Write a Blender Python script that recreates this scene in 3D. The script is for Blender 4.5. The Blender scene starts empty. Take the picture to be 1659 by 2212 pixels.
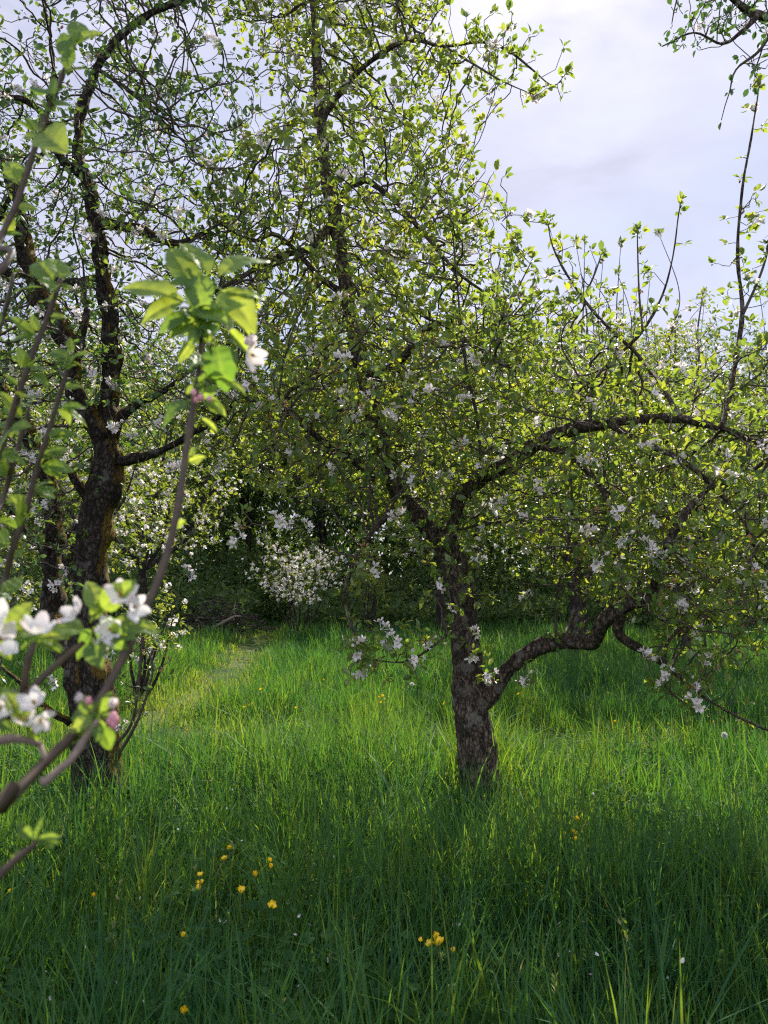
import bpy, math
import numpy as np
from mathutils import Vector, Matrix
R = math.radians
scene = bpy.context.scene
COL = scene.collection
rng = np.random.default_rng(11)

# ------------------------------------------------------------------ camera, sky, sun, exposure
EYE = 1.55
PITCH = R(4.78)
FPX, CX, CY = 1662.0, 829.5, 1106.0          # photograph measured at 1659 x 2212
cam_d = bpy.data.cameras.new("camera")
cam = bpy.data.objects.new("camera", cam_d); COL.objects.link(cam)
cam.location = (0, 0, EYE); cam.rotation_euler = (R(90) + PITCH, 0, 0)
cam_d.sensor_fit = 'VERTICAL'; cam_d.sensor_height = 34.6; cam_d.sensor_width = 25.95; cam_d.lens = 26.0
cam_d.clip_start = 0.05; cam_d.clip_end = 600
cam_d.dof.use_dof = True; cam_d.dof.focus_distance = 5.0; cam_d.dof.aperture_fstop = 6.5
scene.camera = cam
scene.cycles.use_denoising = False
scene.cycles.filter_width = 1.2

SUN_EL, SUN_AZ = 46.0, 14.0                   # azimuth to the right of straight ahead (+Y)
scene.view_settings.view_transform = 'Standard'
scene.view_settings.look = 'None'
scene.view_settings.gamma = 1.0
scene.view_settings.exposure = 1.02
world = bpy.data.worlds.new("World"); scene.world = world; world.use_nodes = True
nt = world.node_tree; nt.nodes.clear()
def nd(t, typ, **kw):
    n = t.nodes.new(typ)
    for k, v in kw.items(): setattr(n, k, v)
    return n
sky = nd(nt, 'ShaderNodeTexSky', sky_type='NISHITA', sun_disc=False)
sky.sun_elevation = R(SUN_EL); sky.sun_rotation = R(SUN_AZ)
sky.air_density = 1.0; sky.dust_density = 0.8; sky.ozone_density = 1.5
bg = nd(nt, 'ShaderNodeBackground'); bg.inputs['Strength'].default_value = 0.060
wo = nd(nt, 'ShaderNodeOutputWorld')
tc = nd(nt, 'ShaderNodeTexCoord')
mp = nd(nt, 'ShaderNodeMapping'); mp.inputs['Scale'].default_value = (1.0, 1.6, 3.2); mp.inputs['Rotation'].default_value = (0.2, 0.3, 0.5)
cn = nd(nt, 'ShaderNodeTexNoise'); cn.inputs['Scale'].default_value = 4.2; cn.inputs['Detail'].default_value = 6; cn.inputs['Roughness'].default_value = 0.55; cn.inputs['Distortion'].default_value = 0.3
cr = nd(nt, 'ShaderNodeValToRGB')
cr.color_ramp.elements[0].position = 0.36; cr.color_ramp.elements[0].color = (0.42, 0.42, 0.42, 1)
cr.color_ramp.elements[1].position = 0.66; cr.color_ramp.elements[1].color = (0.97, 0.97, 0.97, 1)
mx = nd(nt, 'ShaderNodeMix', data_type='RGBA')
mx.inputs['B'].default_value = (7.0, 7.0, 8.0, 1)     # thin bright cloud veil
nt.links.new(tc.outputs['Generated'], mp.inputs['Vector']); nt.links.new(mp.outputs[0], cn.inputs['Vector'])
nt.links.new(cn.outputs['Fac'], cr.inputs[0]); nt.links.new(cr.outputs[0], mx.inputs['Factor'])
# added fill light: unseen cloud overhead and behind the camera is made brighter
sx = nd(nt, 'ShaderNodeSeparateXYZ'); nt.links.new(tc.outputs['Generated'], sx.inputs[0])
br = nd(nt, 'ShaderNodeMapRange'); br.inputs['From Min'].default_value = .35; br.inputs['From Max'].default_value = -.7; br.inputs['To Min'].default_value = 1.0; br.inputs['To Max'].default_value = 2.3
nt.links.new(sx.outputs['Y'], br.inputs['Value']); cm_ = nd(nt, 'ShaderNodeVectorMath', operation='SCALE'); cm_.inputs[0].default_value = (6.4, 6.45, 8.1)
c2 = nd(nt, 'ShaderNodeTexNoise'); c2.inputs['Scale'].default_value = 5.5; c2.inputs['Detail'].default_value = 7; c2.inputs['Distortion'].default_value = .6
mp2 = nd(nt, 'ShaderNodeMapping'); mp2.inputs['Scale'].default_value = (1.0, 1.2, 2.6); mp2.inputs['Rotation'].default_value = (.1, -.5, .3); nt.links.new(tc.outputs['Generated'], mp2.inputs['Vector']); nt.links.new(mp2.outputs[0], c2.inputs['Vector'])
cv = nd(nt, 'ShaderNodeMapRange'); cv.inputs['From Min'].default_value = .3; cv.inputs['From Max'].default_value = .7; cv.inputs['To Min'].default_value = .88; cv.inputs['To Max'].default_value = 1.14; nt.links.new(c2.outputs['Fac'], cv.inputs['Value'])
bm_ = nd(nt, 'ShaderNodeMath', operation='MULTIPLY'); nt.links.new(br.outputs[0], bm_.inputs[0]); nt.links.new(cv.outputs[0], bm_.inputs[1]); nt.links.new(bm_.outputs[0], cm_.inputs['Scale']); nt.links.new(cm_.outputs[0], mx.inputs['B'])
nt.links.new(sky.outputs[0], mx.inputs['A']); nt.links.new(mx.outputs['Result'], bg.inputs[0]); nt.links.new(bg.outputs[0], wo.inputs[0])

sd = bpy.data.lights.new("sun", 'SUN'); sd.energy = 5.0; sd.angle = R(0.5); sd.color = (1.0, 0.93, 0.80)
sun = bpy.data.objects.new("sun", sd); COL.objects.link(sun)
SUNV = Vector((math.sin(R(SUN_AZ)) * math.cos(R(SUN_EL)), math.cos(R(SUN_AZ)) * math.cos(R(SUN_EL)), math.sin(R(SUN_EL))))
sun.rotation_euler = SUNV.to_track_quat('Z', 'Y').to_euler(); sun.location = (3, 12, 20)
cy = scene.cycles
cy.max_bounces = 7; cy.diffuse_bounces = 4; cy.glossy_bounces = 2; cy.transmission_bounces = 5; cy.transparent_max_bounces = 4
cy.caustics_reflective = False; cy.caustics_refractive = False

# ------------------------------------------------------------------ helpers
ST, CT = math.sin(PITCH), math.cos(PITCH)
def P(px, py, d):
    """the point of the place seen at that spot of the photograph, d metres ahead"""
    u, v = (px - CX) / FPX, (CY - py) / FPX
    y = CT - ST * v; k = d / y
    return np.array((u * k, d, EYE + (ST + CT * v) * k))
def hit(px, py, h=0.0):
    u, v = (px - CX) / FPX, (CY - py) / FPX
    y = CT - ST * v; z = ST + CT * v
    k = (h - EYE) / z
    return np.array((u * k, y * k, h))

def _hash(i, j, k):
    n = (i * 374761393 + j * 668265263 + k * 2147483647 // 7 * 3 + k * 1274126177) & 0xffffffff
    n = ((n ^ (n >> 13)) * 1274126177) & 0xffffffff
    return ((n ^ (n >> 16)) & 0xffff) / 65535.0
def vnoise(p):
    p = np.asarray(p, float); f = np.floor(p); t = p - f; t = t * t * (3 - 2 * t); i = f.astype(np.int64)
    r = 0
    for a in (0, 1):
        for b in (0, 1):
            for c in (0, 1):
                w = (t[..., 0] if a else 1 - t[..., 0]) * (t[..., 1] if b else 1 - t[..., 1]) * (t[..., 2] if c else 1 - t[..., 2])
                r = r + w * _hash(i[..., 0] + a, i[..., 1] + b, i[..., 2] + c)
    return r
def fbm(p, o=3):
    p = np.asarray(p, float); s, a, n = 0, 0.5, 0
    for k in range(o):
        s = s + a * vnoise(p * 2 ** k + k * 17.3); n += a; a *= 0.5
    return s / n
def noise2(x, y, sc, seed=0.0):
    return fbm(np.stack([x * sc + seed, y * sc - seed, np.full_like(x, seed + .37)], -1), 3)
def unit(v):
    v = np.asarray(v, float)
    return v / np.maximum(np.linalg.norm(v, axis=-1, keepdims=True), 1e-9)

class MB:
    """collects faces and links them as one mesh object"""
    def __init__(s): s.v = []; s.f = {}; s.n = 0; s.t = []; s.m = {}
    def add(s, v, faces, tint=0.5, mat=0):
        """v (N,3); faces: list of index arrays (M,k)"""
        v = np.asarray(v, float).reshape(-1, 3)
        s.v.append(v); s.t.append(np.broadcast_to(np.asarray(tint, float), (len(v),)))
        for f in faces:
            f = np.asarray(f)
            if f.size == 0: continue
            k = f.shape[1]
            s.f.setdefault(k, []).append(f + s.n); s.m.setdefault(k, []).append(np.full(len(f), mat, np.int32))
        s.n += len(v)
    def inst(s, tv, faces, pos, rot, scale, tint, mat=0):
        """copies of a template: tv (V,3), pos (N,3), rot (N,3,3) columns = local axes, scale (N,) or (N,3)"""
        N, V = len(pos), len(tv)
        if N == 0: return
        scale = np.asarray(scale, float)
        if scale.ndim == 1: scale = scale[:, None]
        tvs = tv[None] * scale[:, None, :] if scale.shape[1] == 3 else tv[None] * scale[:, :, None]
        v = np.einsum('nij,nvj->nvi', rot, tvs) + pos[:, None, :]
        off = (np.arange(N) * V)[:, None, None]
        s.add(v.reshape(-1, 3), [(np.asarray(f)[None] + off).reshape(-1, np.asarray(f).shape[1]) for f in faces], np.repeat(np.broadcast_to(tint, (N,)), V), mat)
    def mesh(s, name, mats, smooth=False, base=None):
        me = bpy.data.meshes.new(name)
        if not s.v: return me
        v = np.concatenate(s.v)
        if base is not None: v = v - np.asarray(base)[None]
        me.vertices.add(len(v)); me.vertices.foreach_set('co', v.astype(np.float32).ravel())
        fl, st, mi, o = [], [], [], 0
        for k in s.f:
            f = np.concatenate(s.f[k]); fl.append(f.ravel()); st.append(o + np.arange(len(f)) * k); o += f.size; mi.append(np.concatenate(s.m[k]))
        fl = np.concatenate(fl).astype(np.int32); st = np.concatenate(st).astype(np.int32)
        me.loops.add(len(fl)); me.loops.foreach_set('vertex_index', fl)
        me.polygons.add(len(st)); me.polygons.foreach_set('loop_start', st)
        me.polygons.foreach_set('material_index', np.concatenate(mi))
        me.polygons.foreach_set('use_smooth', np.full(len(st), smooth, bool))
        a = me.attributes.new('tint', 'FLOAT', 'POINT'); a.data.foreach_set('value', np.concatenate(s.t).astype(np.float32))
        me.update(calc_edges=True)
        for m in mats: me.materials.append(m)
        return me
    def build(s, name, mats, parent=None, smooth=False, base=None, loc=None):
        if not isinstance(mats, (list, tuple)): mats = [mats]
        o = bpy.data.objects.new(name, s.mesh(name, mats, smooth, base)); COL.objects.link(o)
        if parent is not None: o.parent = parent
        if loc is not None: o.location = loc
        return o
def tag(o, label=None, cat=None, group=None, kind=None):
    if label: o['label'] = label
    if cat: o['category'] = cat
    if group: o['group'] = group
    if kind: o['kind'] = kind
    return o
def empty(name, loc, label, cat, group=None):
    o = bpy.data.objects.new(name, None); COL.objects.link(o); o.location = Vector(loc); o.empty_display_size = .1
    return tag(o, label, cat, group)
def copy_tree(o, parent=None):
    c = o.copy(); COL.objects.link(c)
    if parent is not None: c.parent = parent
    for ch in list(o.children): copy_tree(ch, c)
    return c

def catmull(pts, rad, step):
    pts = np.asarray(pts, float); rad = np.asarray(rad, float)
    P0 = np.vstack([2 * pts[0] - pts[1], pts, 2 * pts[-1] - pts[-2]])
    op, orr = [], []
    for i in range(len(pts) - 1):
        a, b, c, d = P0[i:i + 4]; n = max(1, int(np.linalg.norm(c - b) / step))
        for t in np.arange(n) / n:
            op.append(.5 * (2 * b + (c - a) * t + (2 * a - 5 * b + 4 * c - d) * t * t + (3 * b - a - 3 * c + d) * t ** 3))
            orr.append(rad[i] + (rad[i + 1] - rad[i]) * t)
    op.append(pts[-1]); orr.append(rad[-1])
    return np.array(op), np.array(orr)
def tube(mb, pts, rad, sides, rough=0.0, tint=0.5, freq=9.0, cap=True):
    pts = np.asarray(pts, float); n = len(pts)
    if n < 2: return
    t = unit(np.gradient(pts, axis=0))
    up = np.array((0.31, 0.17, 0.93)) if abs(t[0][2]) < .8 else np.array((0.93, 0.2, 0.3))
    b = np.zeros_like(t); u = unit(np.cross(t[0], up))
    for i in range(n):
        u = u - t[i] * np.dot(u, t[i]); u = u / max(np.linalg.norm(u), 1e-9); b[i] = u
    c = np.cross(t, b)
    a = np.arange(sides) / sides * 2 * math.pi
    ring = b[:, None, :] * np.cos(a)[None, :, None] + c[:, None, :] * np.sin(a)[None, :, None]
    rr = np.asarray(rad, float)[:, None] * np.ones((1, sides))
    if rough > 0:
        q = pts[:, None, :] + ring * np.asarray(rad)[:, None, None]
        al = (np.cumsum(np.r_[0, np.linalg.norm(np.diff(pts, axis=0), axis=1)]))[:, None] * np.ones((1, sides))
        # knobbly low-frequency swelling plus fissures stretched along the stem
        fis = fbm(np.stack([ring[..., 0] * 2.6 + al * .8, ring[..., 1] * 2.6 - al * .5, ring[..., 2] * 2.6 + al * 2.2], -1), 3)
        fin = fbm(q * np.array((1, 1, .35)) * 55, 3)
        lump = fbm(q * freq * .8, 2)
        ridge = np.abs(fin - .5) * 2
        rr = rr * (1 + rough * ((lump - .5) * 1.2 + (fis - .5) * 1.4)) - rough * .35 * np.minimum(rr, .1) * (1 - np.clip(ridge * 3.2, 0, 1))
    v = pts[:, None, :] + ring * rr[:, :, None]
    i = np.arange(n - 1)[:, None] * sides; j = np.arange(sides)[None]; j2 = (j + 1) % sides
    f = np.stack([i + j, i + j2, i + sides + j2, i + sides + j], -1).reshape(-1, 4)
    fs = [f]
    vv = v.reshape(-1, 3)
    if cap:
        vv = np.vstack([vv, pts[-1] + t[-1] * rad[-1] * .4, pts[0]]); k = n * sides; jj = np.arange(sides)
        fs.append(np.stack([(n - 1) * sides + jj, (n - 1) * sides + (jj + 1) % sides, np.full(sides, k)], -1))
        fs.append(np.stack([(jj + 1) % sides, jj, np.full(sides, k + 1)], -1))
    mb.add(vv, fs, tint)
def frames(t, nrm):
    """rotation columns (side, along, normal) from leaf direction and rough normal"""
    t = unit(t); n = nrm - t * np.sum(nrm * t, -1, keepdims=True); n = unit(n); s = np.cross(t, n)
    return np.stack([s, t, n], -1)

# ------------------------------------------------------------------ materials
def newmat(name):
    m = bpy.data.materials.new(name); m.use_nodes = True; t = m.node_tree; t.nodes.clear()
    o = nd(t, 'ShaderNodeOutputMaterial'); return m, t, o
def ramp(t, cols):
    r = nd(t, 'ShaderNodeValToRGB'); e = r.color_ramp.elements
    e[0].position = cols[0][0]; e[0].color = (*cols[0][1], 1); e[1].position = cols[-1][0]; e[1].color = (*cols[-1][1], 1)
    for p, c in cols[1:-1]:
        x = e.new(p); x.color = (*c, 1)
    return r
def leaf_mat(name, cols, trans, under=None, tf=0.45, rough=0.45, spec=0.35, noise=40):
    m, t, o = newmat(name)
    at = nd(t, 'ShaderNodeAttribute', attribute_name='tint')
    r = ramp(t, cols); r2 = ramp(t, trans)
    tcn = nd(t, 'ShaderNodeTexCoord'); nz = nd(t, 'ShaderNodeTexNoise'); nz.inputs['Scale'].default_value = noise; nz.inputs['Detail'].default_value = 2
    t.links.new(tcn.outputs['Object'], nz.inputs['Vector'])
    ma = nd(t, 'ShaderNodeMath', operation='MULTIPLY_ADD'); ma.inputs[1].default_value = .3; ma.inputs[2].default_value = -.15
    t.links.new(nz.outputs['Fac'], ma.inputs[0])
    ad = nd(t, 'ShaderNodeMath', operation='ADD', use_clamp=True); t.links.new(at.outputs['Fac'], ad.inputs[0]); t.links.new(ma.outputs[0], ad.inputs[1])
    t.links.new(ad.outputs[0], r.inputs[0]); t.links.new(ad.outputs[0], r2.inputs[0])
    pb = nd(t, 'ShaderNodeBsdfPrincipled'); pb.inputs['Roughness'].default_value = rough; pb.inputs['Specular IOR Level'].default_value = spec
    col = r.outputs[0]
    if under:
        g = nd(t, 'ShaderNodeNewGeometry'); mxn = nd(t, 'ShaderNodeMix', data_type='RGBA')
        mu = nd(t, 'ShaderNodeMath', operation='MULTIPLY'); mu.inputs[1].default_value = .7
        t.links.new(g.outputs['Backfacing'], mu.inputs[0]); t.links.new(mu.outputs[0], mxn.inputs['Factor'])
        t.links.new(r.outputs[0], mxn.inputs['A']); mxn.inputs['B'].default_value = (*under, 1); col = mxn.outputs['Result']
    t.links.new(col, pb.inputs['Base Color'])
    tr = nd(t, 'ShaderNodeBsdfTranslucent'); t.links.new(r2.outputs[0], tr.inputs['Color'])
    ms = nd(t, 'ShaderNodeMixShader'); ms.inputs[0].default_value = tf
    t.links.new(pb.outputs[0], ms.inputs[1]); t.links.new(tr.outputs[0], ms.inputs[2]); t.links.new(ms.outputs[0], o.inputs[0])
    return m
def bark_mat(name, dark, light, moss=None, moss_amt=0.0, scale=1.0, bump=0.6):
    m, t, o = newmat(name)
    tcn = nd(t, 'ShaderNodeTexCoord'); mpn = nd(t, 'ShaderNodeMapping'); mpn.inputs['Scale'].default_value = (30 * scale, 30 * scale, 15 * scale)
    t.links.new(tcn.outputs['Object'], mpn.inputs['Vector'])
    n1 = nd(t, 'ShaderNodeTexNoise'); n1.inputs['Scale'].default_value = 1.0; n1.inputs['Detail'].default_value = 6; n1.inputs['Roughness'].default_value = .65
    vo = nd(t, 'ShaderNodeTexVoronoi', feature='DISTANCE_TO_EDGE'); vo.inputs['Scale'].default_value = .8
    vc = nd(t, 'ShaderNodeTexVoronoi', feature='F1'); vc.inputs['Scale'].default_value = .8
    n0 = nd(t, 'ShaderNodeTexNoise'); n0.inputs['Scale'].default_value = 7 * scale; n0.inputs['Detail'].default_value = 5
    t.links.new(mpn.outputs[0], n1.inputs['Vector']); t.links.new(tcn.outputs['Object'], n0.inputs['Vector'])
    dm = nd(t, 'ShaderNodeMix', data_type='RGBA'); dm.inputs['Factor'].default_value = .25
    t.links.new(mpn.outputs[0], dm.inputs['A']); t.links.new(n1.outputs['Color'], dm.inputs['B']); 
    va = nd(t, 'ShaderNodeVectorMath', operation='ADD'); sc = nd(t, 'ShaderNodeVectorMath', operation='SCALE'); sc.inputs['Scale'].default_value = 2.2
    t.links.new(n1.outputs['Color'], sc.inputs[0]); t.links.new(mpn.outputs[0], va.inputs[0]); t.links.new(sc.outputs[0], va.inputs[1]); t.links.new(va.outputs[0], vo.inputs['Vector']); t.links.new(va.outputs[0], vc.inputs['Vector']); pl_ = nd(t, 'ShaderNodeSeparateXYZ'); t.links.new(vc.outputs['Color'], pl_.inputs[0])
    plm = nd(t, 'ShaderNodeMapRange'); plm.inputs['To Min'].default_value = .45; plm.inputs['To Max'].default_value = 1.25; t.links.new(pl_.outputs['X'], plm.inputs['Value'])
    cl = nd(t, 'ShaderNodeMapRange'); cl.inputs['From Max'].default_value = .20; t.links.new(vo.outputs['Distance'], cl.inputs['Value'])
    cl.inputs['To Min'].default_value = .12
    nb = nd(t, 'ShaderNodeTexNoise'); nb.inputs['Scale'].default_value = 16 * scale; nb.inputs['Detail'].default_value = 7; nb.inputs['Roughness'].default_value = .7
    mb2 = nd(t, 'ShaderNodeMapping'); mb2.inputs['Scale'].default_value = (1, 1, .45); t.links.new(tcn.outputs['Object'], mb2.inputs['Vector']); t.links.new(mb2.outputs[0], nb.inputs['Vector'])
    nm = nd(t, 'ShaderNodeMath', operation='ADD'); t.links.new(n1.outputs['Fac'], nm.inputs[0]); t.links.new(nb.outputs['Fac'], nm.inputs[1])
    nh = nd(t, 'ShaderNodeMath', operation='MULTIPLY_ADD'); nh.inputs[1].default_value = 1.5; nh.inputs[2].default_value = -1.08; t.links.new(nm.outputs[0], nh.inputs[0])
    h0 = nd(t, 'ShaderNodeMath', operation='MULTIPLY'); t.links.new(cl.outputs[0], h0.inputs[0]); t.links.new(nh.outputs[0], h0.inputs[1])
    h = nd(t, 'ShaderNodeMath', operation='MULTIPLY'); t.links.new(h0.outputs[0], h.inputs[0]); t.links.new(plm.outputs[0], h.inputs[1])
    r = ramp(t, [(.06, dark), (.34, tuple((a + b) / 2 for a, b in zip(dark, light))), (.62, light)])
    t.links.new(h.outputs[0], r.inputs[0]); col = r.outputs[0]
    # lichen blotches
    lr = ramp(t, [(.56, (0, 0, 0)), (.66, (1, 1, 1))]); t.links.new(n0.outputs['Fac'], lr.inputs[0])
    lm = nd(t, 'ShaderNodeMix', data_type='RGBA'); lmu = nd(t, 'ShaderNodeMath', operation='MULTIPLY'); lmu.inputs[1].default_value = .45
    t.links.new(lr.outputs[0], lmu.inputs[0]); t.links.new(lmu.outputs[0], lm.inputs['Factor']); t.links.new(col, lm.inputs['A']); lm.inputs['B'].default_value = (.20, .20, .17, 1); col = lm.outputs['Result']
    if moss:
        g = nd(t, 'ShaderNodeNewGeometry'); dp = nd(t, 'ShaderNodeVectorMath', operation='DOT_PRODUCT'); dp.inputs[1].default_value = (.65, .15, .6)
        t.links.new(g.outputs['Normal'], dp.inputs[0])
        n3 = nd(t, 'ShaderNodeTexNoise'); n3.inputs['Scale'].default_value = 5; n3.inputs['Detail'].default_value = 6; t.links.new(tcn.outputs['Object'], n3.inputs['Vector'])
        a1 = nd(t, 'ShaderNodeMath', operation='MULTIPLY_ADD'); a1.inputs[1].default_value = .45; t.links.new(dp.outputs['Value'], a1.inputs[0]); t.links.new(n3.outputs['Fac'], a1.inputs[2])
        mr = nd(t, 'ShaderNodeMapRange'); mr.inputs['From Min'].default_value = .92 - moss_amt; mr.inputs['From Max'].default_value = 1.05 - moss_amt; t.links.new(a1.outputs[0], mr.inputs['Value'])
        n4 = nd(t, 'ShaderNodeTexNoise'); n4.inputs['Scale'].default_value = 60; n4.inputs['Detail'].default_value = 4; t.links.new(tcn.outputs['Object'], n4.inputs['Vector'])
        mc = ramp(t, [(.3, tuple(c * .5 for c in moss)), (.7, tuple(min(1, c * 1.5) for c in moss))]); t.links.new(n4.outputs['Fac'], mc.inputs[0])
        mm = nd(t, 'ShaderNodeMix', data_type='RGBA'); t.links.new(mr.outputs[0], mm.inputs['Factor']); t.links.new(col, mm.inputs['A']); t.links.new(mc.outputs[0], mm.inputs['B']); col = mm.outputs['Result']
    pb = nd(t, 'ShaderNodeBsdfPrincipled'); pb.inputs['Roughness'].default_value = .85; pb.inputs['Specular IOR Level'].default_value = .2
    t.links.new(col, pb.inputs['Base Color'])
    bp = nd(t, 'ShaderNodeBump'); bp.inputs['Strength'].default_value = bump; bp.inputs['Distance'].default_value = .02
    t.links.new(h.outputs[0], bp.inputs['Height']); t.links.new(bp.outputs[0], pb.inputs['Normal']); t.links.new(pb.outputs[0], o.inputs[0])
    return m
def plain_mat(name, c1, c2, scale=30, rough=.6, spec=.3):
    m, t, o = newmat(name)
    tcn = nd(t, 'ShaderNodeTexCoord'); nz = nd(t, 'ShaderNodeTexNoise'); nz.inputs['Scale'].default_value = scale; nz.inputs['Detail'].default_value = 4
    t.links.new(tcn.outputs['Object'], nz.inputs['Vector']); r = ramp(t, [(.3, c1), (.7, c2)]); t.links.new(nz.outputs['Fac'], r.inputs[0])
    pb = nd(t, 'ShaderNodeBsdfPrincipled'); pb.inputs['Roughness'].default_value = rough; pb.inputs['Specular IOR Level'].default_value = spec
    t.links.new(r.outputs[0], pb.inputs['Base Color']); t.links.new(pb.outputs[0], o.inputs[0]); return m

M = {}
M['leaf'] = leaf_mat('apple_leaf', [(0, (.035, .085, .018)), (.5, (.060, .125, .022)), (1, (.115, .17, .03))], [(0, (.14, .25, .025)), (.5, (.34, .46, .03)), (1, (.64, .66, .05))], under=(.18, .21, .13), tf=.44, spec=.45)
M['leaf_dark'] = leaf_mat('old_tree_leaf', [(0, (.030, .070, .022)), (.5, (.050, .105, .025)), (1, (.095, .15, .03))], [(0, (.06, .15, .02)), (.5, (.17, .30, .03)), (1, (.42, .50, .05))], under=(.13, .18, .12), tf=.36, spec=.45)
M['leaf_far'] = leaf_mat('far_leaf', [(0, (.030, .075, .018)), (.5, (.055, .115, .022)), (1, (.12, .17, .035))], [(0, (.14, .27, .02)), (.5, (.34, .42, .03)), (1, (.54, .54, .06))], tf=.4)
M['leaf_wood'] = leaf_mat('wood_leaf', [(0, (.032, .068, .02)), (.5, (.055, .105, .028)), (1, (.10, .15, .04))], [(0, (.10, .20, .03)), (1, (.30, .38, .06))], tf=.38, noise=3)
M['leaf_near'] = leaf_mat('young_leaf', [(0, (.06, .13, .035)), (.5, (.10, .19, .045)), (1, (.16, .25, .06))], [(0, (.18, .34, .03)), (.5, (.42, .56, .05)), (1, (.66, .72, .07))], under=(.25, .34, .18), tf=.52, noise=60)
M['petal'] = leaf_mat('petal', [(0, (.78, .60, .63)), (.3, (.81, .76, .76)), (1, (.84, .82, .80))], [(0, (.82, .66, .68)), (1, (.84, .82, .78))], tf=.42, rough=.6, spec=.2)
M['bud'] = leaf_mat('bud_petal', [(0, (.66, .25, .30)), (1, (.78, .48, .50))], [(0, (.6, .15, .2)), (1, (.7, .3, .35))], tf=.25, rough=.6, spec=.2)
M['stamen'] = plain_mat('stamen', (.55, .36, .06), (.65, .48, .12), 200)
M['spent'] = plain_mat('spent_flower', (.22, .08, .03), (.38, .20, .09), 60, .8)
M['bark'] = bark_mat('grey_bark', (.014, .011, .008), (.19, .142, .102), moss=(.075, .075, .014), moss_amt=.02, scale=1.9)
M['bark_mossy'] = bark_mat('mossy_bark', (.011, .008, .006), (.115, .092, .068), moss=(.16, .105, .018), moss_amt=.26, scale=1.7, bump=1.0)
M['twig'] = plain_mat('twig_bark', (.040, .030, .023), (.10, .078, .062), 50, .75, .25)
M['bark_far'] = bark_mat('far_bark', (.015, .012, .010), (.085, .07, .055), scale=.6)
M['shoot'] = plain_mat('shoot_bark', (.042, .028, .017), (.080, .056, .034), 90, .55, .35)
M['shoot_grey'] = plain_mat('dead_twig_bark', (.13, .095, .075), (.24, .185, .15), 90, .7, .25)
M['grass'] = leaf_mat('grass_blade', [(0, (.025, .082, .044)), (.45, (.048, .138, .042)), (.8, (.075, .15, .026)), (1, (.26, .24, .10))], [(0, (.05, .17, .02)), (.45, (.13, .29, .02)), (.8, (.33, .43, .025)), (1, (.42, .40, .15))], tf=.44, rough=.6, spec=.14, noise=2.0)
M['herb'] = leaf_mat('herb_leaf', rough=.75, spec=.06, cols=[(0, (.025, .075, .026)), (1, (.055, .12, .04))], trans=[(0, (.12, .28, .03)), (1, (.28, .42, .05))], under=(.05, .10, .045), tf=.4)
M['butter'] = leaf_mat('buttercup_petal', [(0, (.80, .50, .01)), (1, (.88, .64, .015))], [(0, (.85, .55, .01)), (1, (.9, .66, .02))], tf=.25, rough=.25, spec=.5)
M['stem'] = plain_mat('flower_stem', (.05, .11, .03), (.08, .15, .04), 30, .6)
M['seed'] = leaf_mat('seed_fluff', [(0, (.6, .6, .58)), (1, (.7, .7, .68))], [(0, (.6, .6, .58)), (1, (.7, .7, .68))], tf=.4)

# ------------------------------------------------------------------ ground and paths
PATHS = [np.array([(-9, 5.6), (-6, 6.2), (-3.3, 6.9), (-2.55, 8), (-2.4, 10.5), (-2.6, 14), (-3.0, 18.5), (-3.3, 30)]),
         np.array([(-2.7, 7.5), (0, 7.45), (2, 7.4), (5, 7.3), (12, 6.9)])]
PW = [0.20, 0.20]
def path_dist(x, y):
    best = np.full(x.shape, 9.0)
    for pl, w in zip(PATHS, PW):
        for a, b in zip(pl[:-1], pl[1:]):
            d = b - a; t = np.clip(((x - a[0]) * d[0] + (y - a[1]) * d[1]) / (d @ d), 0, 1)
            q = np.hypot(x - a[0] - t * d[0], y - a[1] - t * d[1]) - w
            best = np.minimum(best, q)
    return best
def gz(x, y):
    x = np.asarray(x, float); y = np.asarray(y, float)
    return .05 * np.sin(x * .7 + .4) * np.sin(y * .55 + 1.1) + .03 * np.sin(x * 1.9 + y * 1.3)
gm, t, o = newmat('meadow_soil')
tcn = nd(t, 'ShaderNodeTexCoord'); nz = nd(t, 'ShaderNodeTexNoise'); nz.inputs['Scale'].default_value = 4; nz.inputs['Detail'].default_value = 8
t.links.new(tcn.outputs['Object'], nz.inputs['Vector']); r = ramp(t, [(.3, (.018, .028, .010)), (.55, (.03, .06, .014)), (.75, (.06, .075, .025))]); t.links.new(nz.outputs['Fac'], r.inputs[0])
pb = nd(t, 'ShaderNodeBsdfPrincipled'); pb.inputs['Roughness'].default_value = .95; pb.inputs['Specular IOR Level'].default_value = .1
t.links.new(r.outputs[0], pb.inputs['Base Color']); t.links.new(pb.outputs[0], o.inputs[0])
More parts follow.
